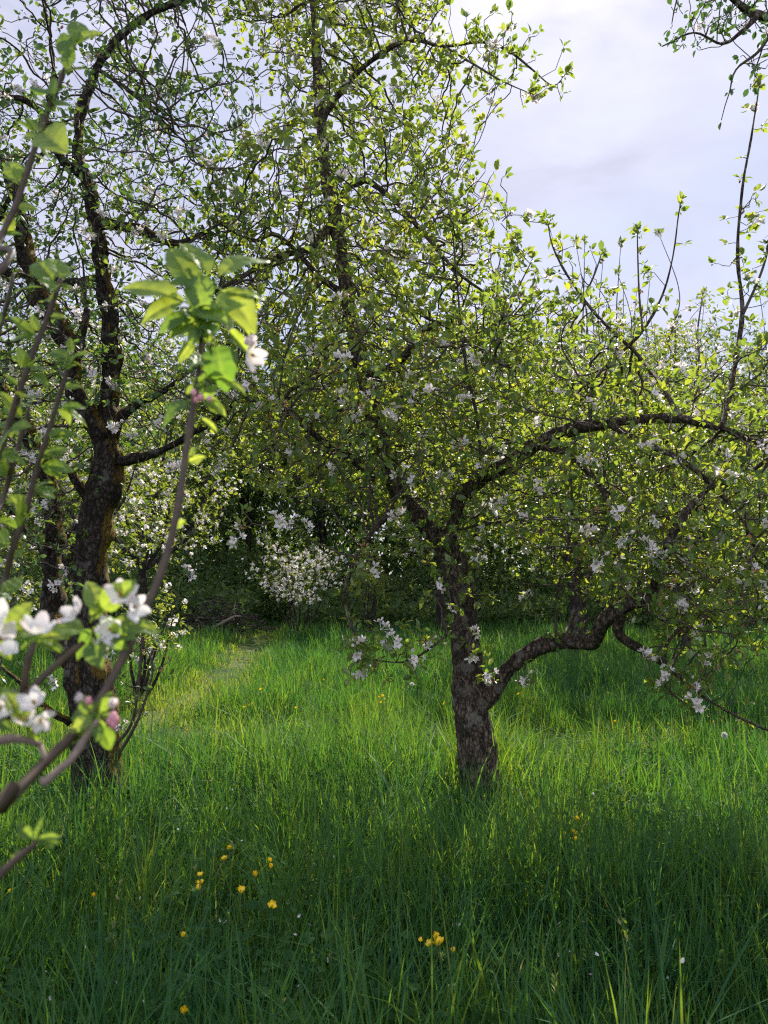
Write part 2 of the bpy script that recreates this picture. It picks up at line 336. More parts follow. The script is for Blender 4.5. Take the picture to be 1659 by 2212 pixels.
def ground():
    ax = np.sign(np.linspace(-1, 1, 121)) * (np.abs(np.linspace(-1, 1, 121)) ** 2.2) * 300
    ay = np.linspace(0, 1, 121) ** 2.0 * 420 - 20
    X, Y = np.meshgrid(ax, ay); Z = gz(X, Y) * np.clip(1.4 - np.hypot(X, Y) / 60, 0, 1)
    n = 121; i = np.arange(n - 1)[:, None] * n + np.arange(n - 1)[None]
    f = np.stack([i, i + 1, i + n + 1, i + n], -1).reshape(-1, 4)
    mb = MB(); mb.add(np.stack([X, Y, Z], -1), [f])
    tag(mb.build('ground', gm, smooth=True), kind='structure')
    pm = plain_mat('trodden_track', (.04, .070, .02), (.10, .11, .04), 9, .95, .1)
    for pl, w in zip(PATHS, PW):
        c, _ = catmull(np.c_[pl, np.zeros(len(pl))], np.zeros(len(pl)), .25)
        tg = unit(np.gradient(c, axis=0)); s = np.stack([tg[:, 1], -tg[:, 0], 0 * tg[:, 0]], -1)
        k = np.linspace(-1, 1, 5); wv = w * (.9 + .35 * (vnoise(c * 1.3) - .5))
        V = c[:, None] + s[:, None] * (k[None, :, None] * wv[:, None, None]); V[..., 2] = gz(V[..., 0], V[..., 1]) + .008
        i = np.arange(len(c) - 1)[:, None] * 5 + np.arange(4)[None]
        mb = MB(); mb.add(V, [np.stack([i, i + 1, i + 6, i + 5], -1).reshape(-1, 4)])
        tag(mb.build('path', pm, smooth=True), kind='structure')
ground()

# ------------------------------------------------------------------ grass
def blades(mb, x, y, L, w, seg, tint, bend, lean):
    n = len(x); ph = rng.uniform(0, 2 * math.pi, n)
    hx, hy = np.cos(ph), np.sin(ph)
    tw = ph + math.pi / 2 + rng.normal(0, .5, n); sx, sy = np.cos(tw), np.sin(tw)
    s = np.linspace(0, 1, seg + 1); z0 = gz(x, y) - .01
    off = L[:, None] * (lean[:, None] * s[None] + bend[:, None] * s[None] ** 2.2)
    zz = L[:, None] * (s[None] - .55 * (bend[:, None] ** 1.3) * s[None] ** 2.6 - .25 * lean[:, None] ** 2 * s[None])
    cxp = x[:, None] + hx[:, None] * off; cyp = y[:, None] + hy[:, None] * off; czp = z0[:, None] + zz
    ww = w[:, None] * (1 - s[None] ** 1.8) * .5 * (.75 + .6 * s[None]); ww[:, -1] = 0
    V = np.empty((n, 2 * seg + 1, 3))
    for k in range(seg):
        V[:, 2 * k, 0] = cxp[:, k] - sx * ww[:, k]; V[:, 2 * k, 1] = cyp[:, k] - sy * ww[:, k]; V[:, 2 * k, 2] = czp[:, k]
        V[:, 2 * k + 1, 0] = cxp[:, k] + sx * ww[:, k]; V[:, 2 * k + 1, 1] = cyp[:, k] + sy * ww[:, k]; V[:, 2 * k + 1, 2] = czp[:, k]
    V[:, 2 * seg, 0] = cxp[:, seg]; V[:, 2 * seg, 1] = cyp[:, seg]; V[:, 2 * seg, 2] = czp[:, seg]
    o = (np.arange(n) * (2 * seg + 1))[:, None, None]
    q = np.array([[2 * k, 2 * k + 1, 2 * k + 3, 2 * k + 2] for k in range(seg - 1)])
    tr = np.array([[2 * seg - 2, 2 * seg - 1, 2 * seg]])
    mb.add(V.reshape(-1, 3), [(q[None] + o).reshape(-1, 4), (tr[None] + o).reshape(-1, 3)], np.repeat(tint, 2 * seg + 1))
def grass():
    mb = MB()
    for (d0, d1, dens, w0, seg) in ((1.3, 3.2, 3000, .0080, 5), (3.2, 5.6, 2300, .0085, 4), (5.6, 9, 1400, .0095, 3), (9, 15, 620, .012, 3), (15, 26, 190, .021, 2)):
        half = lambda d: .56 * d + 1.1
        area = (d1 - d0) * 2 * half((d0 + d1) / 2); n = int(area * dens)
        nt_ = n // 9                                   # tufts
        ty = rng.uniform(d0, d1, nt_); tx = rng.uniform(-1, 1, nt_) * half(d1)
        k = np.repeat(np.arange(nt_), 13)[: int(nt_ * 13)]
        sp = .035 + .02 * d0 / 5
        x = tx[k] + rng.normal(0, sp, len(k)); y = ty[k] + rng.normal(0, sp, len(k))
        ok = np.abs(x) < half(y); x, y, k = x[ok], y[ok], k[ok]
        pd = path_dist(x, y); pf = np.clip(pd / .6, 0, 1)
        hn = noise2(x, y, .9, 3.1); pt = noise2(x, y, .35, 9.7); cl = noise2(x, y, 2.3, 5.5)
        L = (.15 + .32 * np.clip((hn - .22) * 1.7, 0, 1) + .14 * np.clip((cl - .5) * 4, 0, 1)) * rng.uniform(.55, 1.25, len(x)) * np.clip(1 + .32 * rng.normal(size=nt_)[k], .4, 1.8)
        for tx_, ty_, tr_, ta_ in ((-.3, 4.9, .8, .24), (-2.3, 6.4, 1.0, -.2), (-3.4, 5.6, 1.0, -.1), (1.25, 5.0, .35, .2), (2.6, 5.1, .5, .22), (.2, 3.3, .5, .12), (1.3, 3.2, .7, .16), (-1.6, 3.0, .4, .1)):
            L = L + ta_ * np.exp(-(((x - tx_) / tr_) ** 2 + ((y - ty_) / (tr_ * .6)) ** 2)) * rng.uniform(.5, 1.2, len(x))
        L = np.clip(L, .06, .75) * (.27 + .73 * pf)
        if d0 < 4: L *= 1.05
        near_far = np.clip((y - 16) / 8, 0, 1); L *= 1 - .25 * near_far
        tint = .36 + .5 * (pt - .5) + .35 * (cl - .5) + rng.normal(0, .15, nt_)[k] + rng.normal(0, .09, len(x)) + .30 * (1 - pf)
        dry = rng.random(len(x)) < (.012 + .3 * (1 - pf)); tint = np.where(dry, .95 + .1 * rng.random(len(x)), np.clip(tint, .02, .82))
        bend = np.abs(rng.normal(.22, .16, len(x))); arch = (rng.random(len(x)) < .06) & ~dry; bend = np.where(arch, rng.uniform(.55, .95, len(x)), bend); L = np.where(arch, L * 1.25, np.where(dry, L * .7, L))
        lean = np.clip(np.abs(rng.normal(.10, .14, len(x))), 0, .5)
        w = w0 * rng.uniform(.6, 1.5, len(x)); w = np.where(rng.random(len(x)) < .05, w * 1.8, w)
        blades(mb, x, y, L, w, seg, np.clip(tint, 0, 1), np.clip(bend, 0, 1), lean)
    n = 450; y = 1.8 + 8.5 * rng.random(n) ** .8; x = rng.uniform(-1, 1, n) * (.56 * y + .8); k = path_dist(x, y) > .3; x, y = x[k], y[k]; n = len(x)
    L = rng.uniform(.38, .66, n); blades(mb, x, y, L, np.full(n, .0045), 5, np.clip(rng.normal(.7, .2, n), 0, 1), np.abs(rng.normal(.12, .1, n)), np.abs(rng.normal(.05, .06, n)))
    tips = mb.v[-1].reshape(n, 11, 3)[:, 10]; kk = np.repeat(np.arange(n), 7); d = unit(rng.normal(0, .5, (len(kk), 3)) + (0, 0, .8))
    mb.inst(np.array([(0, 0, 0), (-.2, .5, .05), (0, 1, 0), (.2, .5, .05)]), [np.array([(0, 2, 1), (0, 3, 2)])], tips[kk] - np.stack([0 * kk, 0 * kk, rng.uniform(0, .07, len(kk))], -1), frames(d, unit(rng.normal(0, 1, d.shape))), rng.uniform(.012, .022, len(kk)), np.clip(rng.normal(.85, .1, len(kk)), 0, 1))
    tag(mb.build('grass', M['grass']), 'tall green meadow grass growing under and between the apple trees', 'grass', kind='stuff')
grass()

# ------------------------------------------------------------------ leaf and flower templates
LEAF_V = np.array([(0, 0, 0), (-.24, .28, .06), (0, .30, -.02), (.24, .28, .06), (-.25, .62, .05), (0, .66, -.04), (.25, .62, .05), (0, 1, -.14)], float)
LEAF_F = [np.array([(0, 2, 1), (0, 3, 2), (4, 5, 7), (5, 6, 7)]), np.array([(1, 2, 5, 4), (2, 3, 6, 5)])]
KITE_V = np.array([(0, 0, 0), (-.28, .48, .07), (0, 1, -.08), (.28, .48, .07)], float)
KITE_F = [np.array([(0, 2, 1), (0, 3, 2)])]
def hires_leaf(nu=24, nv=13, seed=0, curl=.25, fold=.25, wid=.30):
    r = np.random.default_rng(seed)
    u = np.linspace(0, 1, nu); v = np.linspace(-1, 1, nv); U, V = np.meshgrid(u, v, indexing='ij')
    w = wid * np.sin(np.pi * U ** .82) ** .75 * (1 - .12 * U); w[0] = .012; w[-1] = .004
    w = w * (1 + .05 * np.sin(U * 40) * (np.abs(V) > .9))
    X = V * w; Y = U - .05 * curl * U ** 2
    vein = np.clip(np.cos(U * 44 - np.abs(V) * 7.5) - .72, 0, 1) / .28 * (np.abs(V) < .93) + 1.3 * (np.abs(V) < .05)
    Z = fold * np.abs(X) - curl * U ** 2 * .55 + .03 * np.sin(U * 9 + seed) * np.abs(V) - .05 * np.abs(V) ** 3 * np.sin(np.pi * U) + .012 * np.cos(U * 26) * (1 - np.abs(V)) * np.abs(V) * 4 - .006 * vein
    i = np.arange(nu - 1)[:, None] * nv + np.arange(nv - 1)[None]
    tv = .16 * vein - .12 * vnoise(np.stack([X * 9 + seed, Y * 9, X * 0], -1)) - .10 * (np.abs(V) > .9)
    return np.stack([X, Y, Z], -1).reshape(-1, 3), [np.stack([i, i + 1, i + nv + 1, i + nv], -1).reshape(-1, 4)], tv.ravel()
def petal_grid(nu, nv, cup=.35, wid=.62, seed=0):
    u = np.linspace(0, 1, nu); v = np.linspace(-1, 1, nv); U, V = np.meshgrid(u, v, indexing='ij')
    w = .5 * wid * np.clip(np.sin(np.pi * (U * .86 + .06)), 0, 1) ** .7; w[0] = .04
    X = V * w; Y = U * (1 - .10 * V ** 2 * U); Z = cup * (U - .5) * U + .25 * cup * V ** 2 * U + .03 * np.sin(5 * V + seed) * U
    i = np.arange(nu - 1)[:, None] * nv + np.arange(nv - 1)[None]
    return np.stack([X, Y, Z], -1).reshape(-1, 3), [np.stack([i, i + 1, i + nv + 1, i + nv], -1).reshape(-1, 4)]
def flower(mb, pos, ax, size, r, hi=False, tint=None, opening=1.0, pm=0, sm=1, pw=.7):
    """five cupped petals round a tuft of stamens"""
    ax = unit(np.asarray(ax, float)); a = unit(np.cross(ax, (.3, .2, .9) if abs(ax[2]) < .9 else (1, 0, 0))); b = np.cross(ax, a); ph = r.uniform(0, 6.28)
    pv, pf = petal_grid(6, 5, .45, pw, r.uniform(0, 6)) if hi else petal_grid(3, 3, .4, .72)
    for k in range(5):
        an = ph + k * 1.2566 + r.normal(0, .08); el = (r.normal(.42, .18)) if opening > .8 else r.normal(1.15, .1)
        d = (a * math.cos(an) + b * math.sin(an)) * math.cos(el) + ax * math.sin(el)
        rot = frames(d[None], (ax - d * .2)[None])
        mb.inst(pv, pf, (np.asarray(pos) + d * size * .05)[None], rot, np.array([size * .5 * r.uniform(.85, 1.12)]), r.uniform(.15, 1) if tint is None else tint, pm)
        if hi and sm == 1: uu = np.repeat(np.linspace(0, 1, 6), 5); mb.t[-1] = np.clip(mb.t[-1] + .25 - .75 * uu ** 3 * r.uniform(.2, 1) - .25 * (uu < .2), 0, 1)
    ns = 20 if hi else 4
    for k in range(ns):
        an = r.uniform(0, 6.28); d = unit(ax + .45 * (a * math.cos(an) + b * math.sin(an)) * r.uniform(.3, 1)); q = np.asarray(pos)
        s = np.cross(d, (.3, .5, .8)); s = unit(s) * size * (.012 if hi else .03); l = size * .2 * r.uniform(.7, 1.1)
        mb.add([q - s, q + s, q + d * l + s * 1.6, q + d * l - s * 1.6], [[(0, 1, 2, 3)]], .5, sm)
def cluster_mesh(seed, nfl):
    """a blossom cluster round the origin"""
    r = np.random.default_rng(seed); mb = MB()
    for k in range(nfl):
        d = unit(np.array((r.normal(0, .8), r.normal(0, .8), r.uniform(.2, 1.1)))); l = r.uniform(.018, .034)
        flower(mb, d * l, unit(d + r.normal(0, .25, 3)), r.uniform(.034, .045), r, opening=1 if r.random() < .85 else .5)
        tube(mb, np.array([(0, 0, 0), d * l * .5, d * l]), [.0012, .001, .0012], 3, tint=.5, cap=False)
    for f in mb.m.get(4, []): pass
    return mb
CL = [cluster_mesh(s, n) for s, n in ((1, 3), (2, 5), (3, 4), (4, 6), (5, 2))]
CL_ME = [c.mesh('blossom_cluster', [M['petal'], M['stamen']]) for c in CL]
CL_ARR = [(np.concatenate(c.v), [np.concatenate(c.f[k]) for k in c.f], [np.concatenate(c.m[k]) for k in c.f], np.concatenate(c.t)) for c in CL]

# ------------------------------------------------------------------ trees
def colonize(pos, par, attr, step, dk, di, iters, r, jit=.3, trop=(0, 0, .05)):
    pos = list(map(np.asarray, pos)); par = list(par); n0 = len(pos)
    kids = np.zeros(400000, np.int16)
    A = np.asarray(attr); near = np.zeros(len(A), int); dist = np.full(len(A), 1e9)
    def upd(new, off):
        for c in range(0, len(new), 400):
            b = new[c:c + 400]
            d = ((A[:, None, :] - b[None]) ** 2).sum(-1); j = d.argmin(1); m = np.sqrt(d[np.arange(len(A)), j]); q = m < dist
            dist[q] = m[q]; near[q] = j[q] + off + c
    upd(np.array(pos), 0)
    for it in range(iters):
        live = (dist < di) & (dist > dk)
        if not live.any(): break
        keep = dist > dk
        A, near, dist = A[keep], near[keep], dist[keep]
        act = dist < di
        if not act.any(): break
        PA = np.array(pos); na = near[act]; d = unit(A[act] - PA[na])
        acc = np.zeros((len(pos), 3)); np.add.at(acc, na, d)
        idx = np.unique(na); idx = idx[kids[idx] < 3]
        if len(idx) == 0: break
        dirs = unit(unit(acc[idx]) + r.normal(0, jit, (len(idx), 3)) + np.asarray(trop))
        new = PA[idx] + dirs * step; off = len(pos)
        kids[idx] += 1
        pos.extend(new); par.extend(idx.tolist()); upd(new, off)
    return np.array(pos), np.array(par)
def chains(par, rad, start):
    n = len(par); kid = [[] for _ in range(n)]
    for i in range(n):
        if par[i] >= 0: kid[par[i]].append(i)
    out = []; stack = []
    for i in range(start, n):
        if par[i] < start and par[i] >= 0: stack.append(i)
    while stack:
        i = stack.pop(); ch = [par[i], i]
        while True:
            ks = kid[i]
            if not ks: break
            b = max(ks, key=lambda q: rad[q])
            stack.extend(q for q in ks if q != b); ch.append(b); i = b
        out.append(ch)
    return out, kid
def in_ells(ells, n, r):
    """points filling a union of ellipsoids (centre, radii, weight), denser towards the shell"""
    w = np.array([e[1][0] * e[1][1] * e[1][2] * e[2] for e in ells]); k = r.choice(len(ells), n, p=w / w.sum())
    d = unit(r.normal(size=(n, 3))) * (r.random(n) ** (1 / 2.6))[:, None]
    return np.array([ells[i][0] for i in k]) + d * np.array([ells[i][1] for i in k])
def ell(px, py, d, rx, ry, dz, w=1.0):
    s = d / FPX; return (P(px, py, d), np.array((rx * s, dz, ry * s)), w)

def make_tree(name, label, cat, base, limbs, ells, nattr, r, group=None, step=.055, dk=.085, di=.6, iters=90, jit=.32,
              r0=.0018, rmax=.02, leaf=('leaf', 'L', .055), per=(3, 6), spur=.4, blossom=.05, own=0, spent=.0, bark='bark', twig='twig',
              rough=.5, leaf_where=None, tintmid=.45, blossom_where=None, sides0=22, up=.25, fl=.04, look=None, limb_spurs=1.0, bsz=1.0, extra=()):
    base = np.asarray(base, float)
    root = empty(name, base, label, cat, group)
    pos, par, hand = [], [], []; hc, hs = [], []; tw = MB()
    for li, (pn, pts, rd) in enumerate(limbs):
        pts = np.asarray(pts, float); rd = np.asarray(rd, float)
        c, rr = catmull(pts, rd, .03)
        gn = np.stack([fbm(c * 3.1 + 5, 2), fbm(c * 3.1 + 31, 2), fbm(c * 3.1 + 77, 2)], -1) - .5
        fade = np.clip(np.linspace(0, 6, len(c)), 0, 1)[:, None]
        c = c + gn * np.minimum(rr * 1.3, .03 if li else .016)[:, None] * fade
        sd = int(np.clip(sides0 * (rr.max() / .1) ** .5, 6, 30))
        mb = MB(); tube(mb, c, rr, sd, (rough if li else rough * .7) if rr.max() > .012 else .25)
        mb.build(pn, M[bark] if rr.max() > .012 else M[twig], root, smooth=True, base=base)
        if li == 0: st = 4
        k = 0
        for j in range(0, len(c), 2):
            if li == 0 and j < len(c) * .45: continue
            if len(pos) and k == 0:
                q = np.array(pos); pr = int(((q - c[j]) ** 2).sum(1).argmin())
            else: pr = len(pos) - 1 if k else -1
            pos.append(c[j]); par.append(pr); hand.append(rr[j]); k += 1
            if li and limb_spurs and rr[j] < .03 and r.random() < limb_spurs * (.55 if rr[j] < .012 else .22):
                tdir = unit(c[min(j + 1, len(c) - 1)] - c[max(j - 1, 0)]); sdv = unit(np.cross(tdir, r.normal(0, 1, 3)) + tdir * r.uniform(.1, .8) + (0, 0, .2)); ln_ = r.uniform(.02, .06) if r.random() < .7 else r.uniform(.06, .2)
                e = c[j] + sdv * (rr[j] + ln_); mid = (c[j] + e) / 2 + r.normal(0, .12, 3) * ln_
                if leaf[1] == 'L': tube(tw, np.array([c[j], mid, e]), (.0028, .0024, .002), 4, cap=False); hc.append(e); hs.append(sdv)
        if li and limb_spurs and rr[-1] < .012:
            for q in range(3): hc.append(c[-1] - (c[-1] - c[-3]) * q * .4); hs.append(unit(c[-1] - c[-4] + r.normal(0, .02, 3)))
    n0 = len(pos)
    A = in_ells(ells, nattr, r)
    A = A[A[:, 2] > .3]
    if len(extra): ex = np.array(extra); A = np.vstack([A] + [ex + r.normal(0, .05, ex.shape) for _ in range(5)] + [ex])
    pos, par = colonize(pos, par, A, step, dk, di, iters, r, jit)
    n = len(pos); rad = np.zeros(n); E = 2.4
    for i in range(n - 1, n0 - 1, -1):
        if rad[i] == 0: rad[i] = r0 ** E
        p = par[i]
        if p >= n0: rad[p] += rad[i]
    rad = rad ** (1 / E); rad[:n0] = hand
    rad[n0:] = np.minimum(rad[n0:], rmax)
    for i in range(n0, n): rad[i] = min(rad[i], rad[par[i]] * .85 if par[i] < n0 else rad[par[i]])
    ch, kid = chains(par, rad, n0)
    for c in ch:
        q = pos[c].copy(); rr = rad[c].copy(); rr[0] = rr[1]
        if len(q) > 3: q[1:-1] = q[1:-1] * .72 + .14 * (q[:-2] + q[2:])
        m = rr.max(); tube(tw, q, rr, 3 if m < .004 else (5 if m < .012 else 8), 0 if m < .008 else .3, cap=False)
    # spurs and leaf clusters
    dirn = np.zeros((n, 3)); dirn[n0:] = unit(pos[n0:] - pos[par[n0:]])
    ids = np.arange(n0, n); tips = np.array([len(kid[i]) == 0 for i in ids])
    pick = (tips | (r.random(len(ids)) < spur)) & (rad[ids] < .011)
    ids = ids[pick]; tp = tips[pick]
    sp = unit(dirn[ids] * np.where(tp, 1.2, .25)[:, None] + r.normal(0, .7, (len(ids), 3)) + (0, 0, up)); sl = r.uniform(.012, .05, len(ids))
    cp = pos[ids] + sp * sl[:, None]
    if leaf[1] == 'L':
        for a, b, d in zip(pos[ids], cp, sp): tube(tw, np.array([a, (a + b) / 2 + r.normal(0, .004, 3), b]), (.0019, .0017, .0021), 3, cap=False)
    if hc: cp = np.vstack([cp, hc]); sp = np.vstack([sp, hs]); n_h = len(hc)
    two = tw.build('twig', M[twig], root, smooth=True, base=base); two['kind'] = 'stuff'
    nex = len(extra)
    if nex:
        ex = np.array(extra); cp = np.vstack([cp, ex]); sp = np.vstack([sp, unit(r.normal(0, .5, ex.shape) + (0, -.6, -.1))])
    keepc = np.ones(len(cp), bool)
    if leaf_where is not None: keepc = r.random(len(cp)) < leaf_where(cp)
    cpl, spl = cp[keepc], sp[keepc]
    cnt = r.integers(per[0], per[1] + 1, len(cpl)); k = np.repeat(np.arange(len(cpl)), cnt); N = len(k)
    ld = unit(spl[k] * .55 + r.normal(0, .75, (N, 3)) + (0, 0, .12)); ln = unit(r.normal(0, .55, (N, 3)) + (0, 0, .9))
    sz = leaf[2] * r.uniform(.45, 1.2, N); lp = cpl[k] + ld * sz[:, None] * .25
    tint = np.clip(tintmid + .22 * (fbm(cpl * 1.4, 2) - .5)[k] * 2 + r.normal(0, .14, len(cpl))[k] + r.normal(0, .12, N), 0, 1)
    cm = MB(); T = (LEAF_V, LEAF_F) if leaf[1] == 'L' else (KITE_V, KITE_F)
    cm.inst(T[0], T[1], lp, frames(ld, ln), np.stack([sz * r.uniform(.85, 1.25, N), sz, sz], -1), tint)
    cm.build('crown', M[leaf[0]], root, base=base)
    if spent > 0:
        q = cp[r.random(len(cp)) < spent]; kk = np.repeat(np.arange(len(q)), 4); d = unit(r.normal(0, 1, (len(kk), 3)))
        sm = MB(); sm.inst(KITE_V, KITE_F, q[kk] + d * .008, frames(d, unit(r.normal(0, 1, d.shape))), np.full(len(kk), .022), .5)
        so = sm.build('spent_blossom', M['spent'], root, base=base); so['kind'] = 'stuff'
    bp = r.random(len(cp)) < (blossom if blossom_where is None else blossom * blossom_where(cp))
    if nex: bp[-nex:] = True
    bi = np.nonzero(bp)[0]
    if len(bi):
        if own:
            dd = ((cp[bi] - np.array((0, 0, EYE))) ** 2).sum(1); order = np.argsort(dd)
            px = cp[bi][:, 0] / np.maximum(cp[bi][:, 1], .1); vis = (np.abs(px) < .52) & (cp[bi][:, 2] < EYE + .86 * cp[bi][:, 1])
            order = np.argsort(dd + np.where(vis, 0, 1e3) - np.where(bi >= len(cp) - nex, 1e4, 0)); bi = bi[order]
            for i in bi[:own]:
                o = bpy.data.objects.new('blossom_cluster', CL_ME[r.integers(len(CL_ME))]); COL.objects.link(o); o.parent = root
                o.location = cp[i] - base; z = Vector(unit(sp[i] * .6 + r.normal(0, .5, 3) + (0, 0, .15) + (0, -.35, 0)))
                o.rotation_mode = 'QUATERNION'; o.rotation_quaternion = z.to_track_quat('Z', 'Y'); s = r.uniform(.85, 1.25) * bsz; o.scale = (s, s, s)
            bi = bi[own:]
        if len(bi):
            bm = MB()
            if leaf[1] == 'L':
                for v in range(len(CL_ARR)):
                    s_ = bi[v::len(CL_ARR)]; tv, fs, ms, tt = CL_ARR[v]; N = len(s_)
                    if N == 0: continue
                    ax = unit(sp[s_] * .6 + r.normal(0, .5, (N, 3)) + (0, 0, .2)); rot = frames(unit(r.normal(0, 1, (N, 3))), ax)
                    for mi in (0, 1):
                        bm.inst(tv, [f[m == mi] for f, m in zip(fs, ms)], cp[s_], rot, r.uniform(.85, 1.2, N) * bsz, r.uniform(.3, 1, N), mi)
            else:
                kk = np.repeat(bi, r.integers(5, 11, len(bi))); N = len(kk); d = unit(r.normal(0, 1, (N, 3)) + (0, 0, .3))
                bm.inst(np.array([(-.5, 0, .1), (0, -.5, 0), (.5, 0, .1), (0, .5, 0)]), [np.array([(0, 1, 2, 3)])], cp[kk] + d * .04 * r.uniform(.3, 1.3, N)[:, None], frames(unit(r.normal(0, 1, (N, 3))), unit(d + (0, -.5, .2))), fl * r.uniform(.7, 1.3, N), r.uniform(.35, 1, N))
            bo = bm.build('blossom', [M['petal'], M['stamen']], root, base=base); bo['kind'] = 'stuff'
    if look: print(name, 'nodes', n, 'clusters', len(cp), 'leaves', N)
    return root

def L3(*a):
    """pixel triplets to points"""
    return [P(*q) for q in a]

# --- the main tree
MAIN_BL = L3((772, 1392, 3.88), (790, 1418, 3.88), (766, 1412, 3.9), (782, 1440, 3.9), (822, 1360, 4.0), (850, 1385, 4.0), (882, 1425, 4.05), (908, 1437, 4.05), (925, 1385, 4.1), (942, 1268, 4.2), (988, 1308, 4.3), (1022, 1410, 4.45), (1055, 1458, 4.5), (1132, 1465, 4.5), (1436, 1455, 4.0), (1492, 1478, 4.0), (1505, 1512, 4.0), (1440, 1475, 4.0),
    (522, 1135, 4.0), (560, 885, 4.1), (590, 870, 4.1), (622, 972, 4.1), (712, 1020, 4.0), (748, 880, 4.1), (800, 852, 4.0), (688, 756, 4.2), (665, 762, 4.2), (880, 850, 4.0), (885, 875, 4.0), (990, 970, 4.0), (1042, 1010, 4.0), (960, 1040, 4.0), (1286, 1210, 3.7), (1342, 1160, 3.65), (1430, 1208, 3.6), (1395, 1185, 3.6),
    (1622, 1236, 3.55), (1642, 1275, 3.55), (1610, 1245, 3.6), (1390, 975, 3.8), (1468, 1005, 3.8), (1300, 990, 3.8), (1212, 852, 4.0), (1275, 866, 4.0), (1330, 760, 4.2), (935, 830, 4.1), (1105, 800, 4.1), (840, 900, 4.0), (660, 1140, 3.9), (600, 1125, 3.9), (860, 1120, 4.0), (712, 40, 4.6), (790, 85, 4.5), (1060, 110, 4.5), (1050, 135, 4.5),
    (1160, 205, 4.5), (1150, 215, 4.5), (625, 330, 4.5), (500, 420, 4.4), (690, 560, 4.5), (840, 560, 4.4), (940, 440, 4.6), (640, 480, 4.4), (720, 700, 4.3), (1185, 600, 4.3), (1000, 870, 4.0), (1150, 1060, 3.9), (1240, 1120, 3.8), (1500, 1130, 3.6), (1560, 980, 3.8), (1020, 1180, 4.2), (800, 1240, 3.95), (560, 300, 4.5), (850, 300, 4.6), (760, 180, 4.6))
OLD_BL = L3((372, 1018, 4.2), (190, 806, 4.3), (200, 812, 4.3), (240, 660, 4.4), (165, 680, 4.2), (150, 770, 4.3), (360, 910, 4.3), (345, 925, 4.3), (20, 860, 4.3), (95, 855, 4.3), (130, 1260, 4.3), (300, 720, 4.3), (280, 330, 4.5), (420, 100, 4.5), (320, 420, 4.4), (90, 940, 4.3), (220, 470, 4.4), (400, 1240, 4.3), (60, 980, 4.2), (410, 560, 4.3), (350, 200, 4.4))
D = 4.75
gx = hit(1042, 1787)
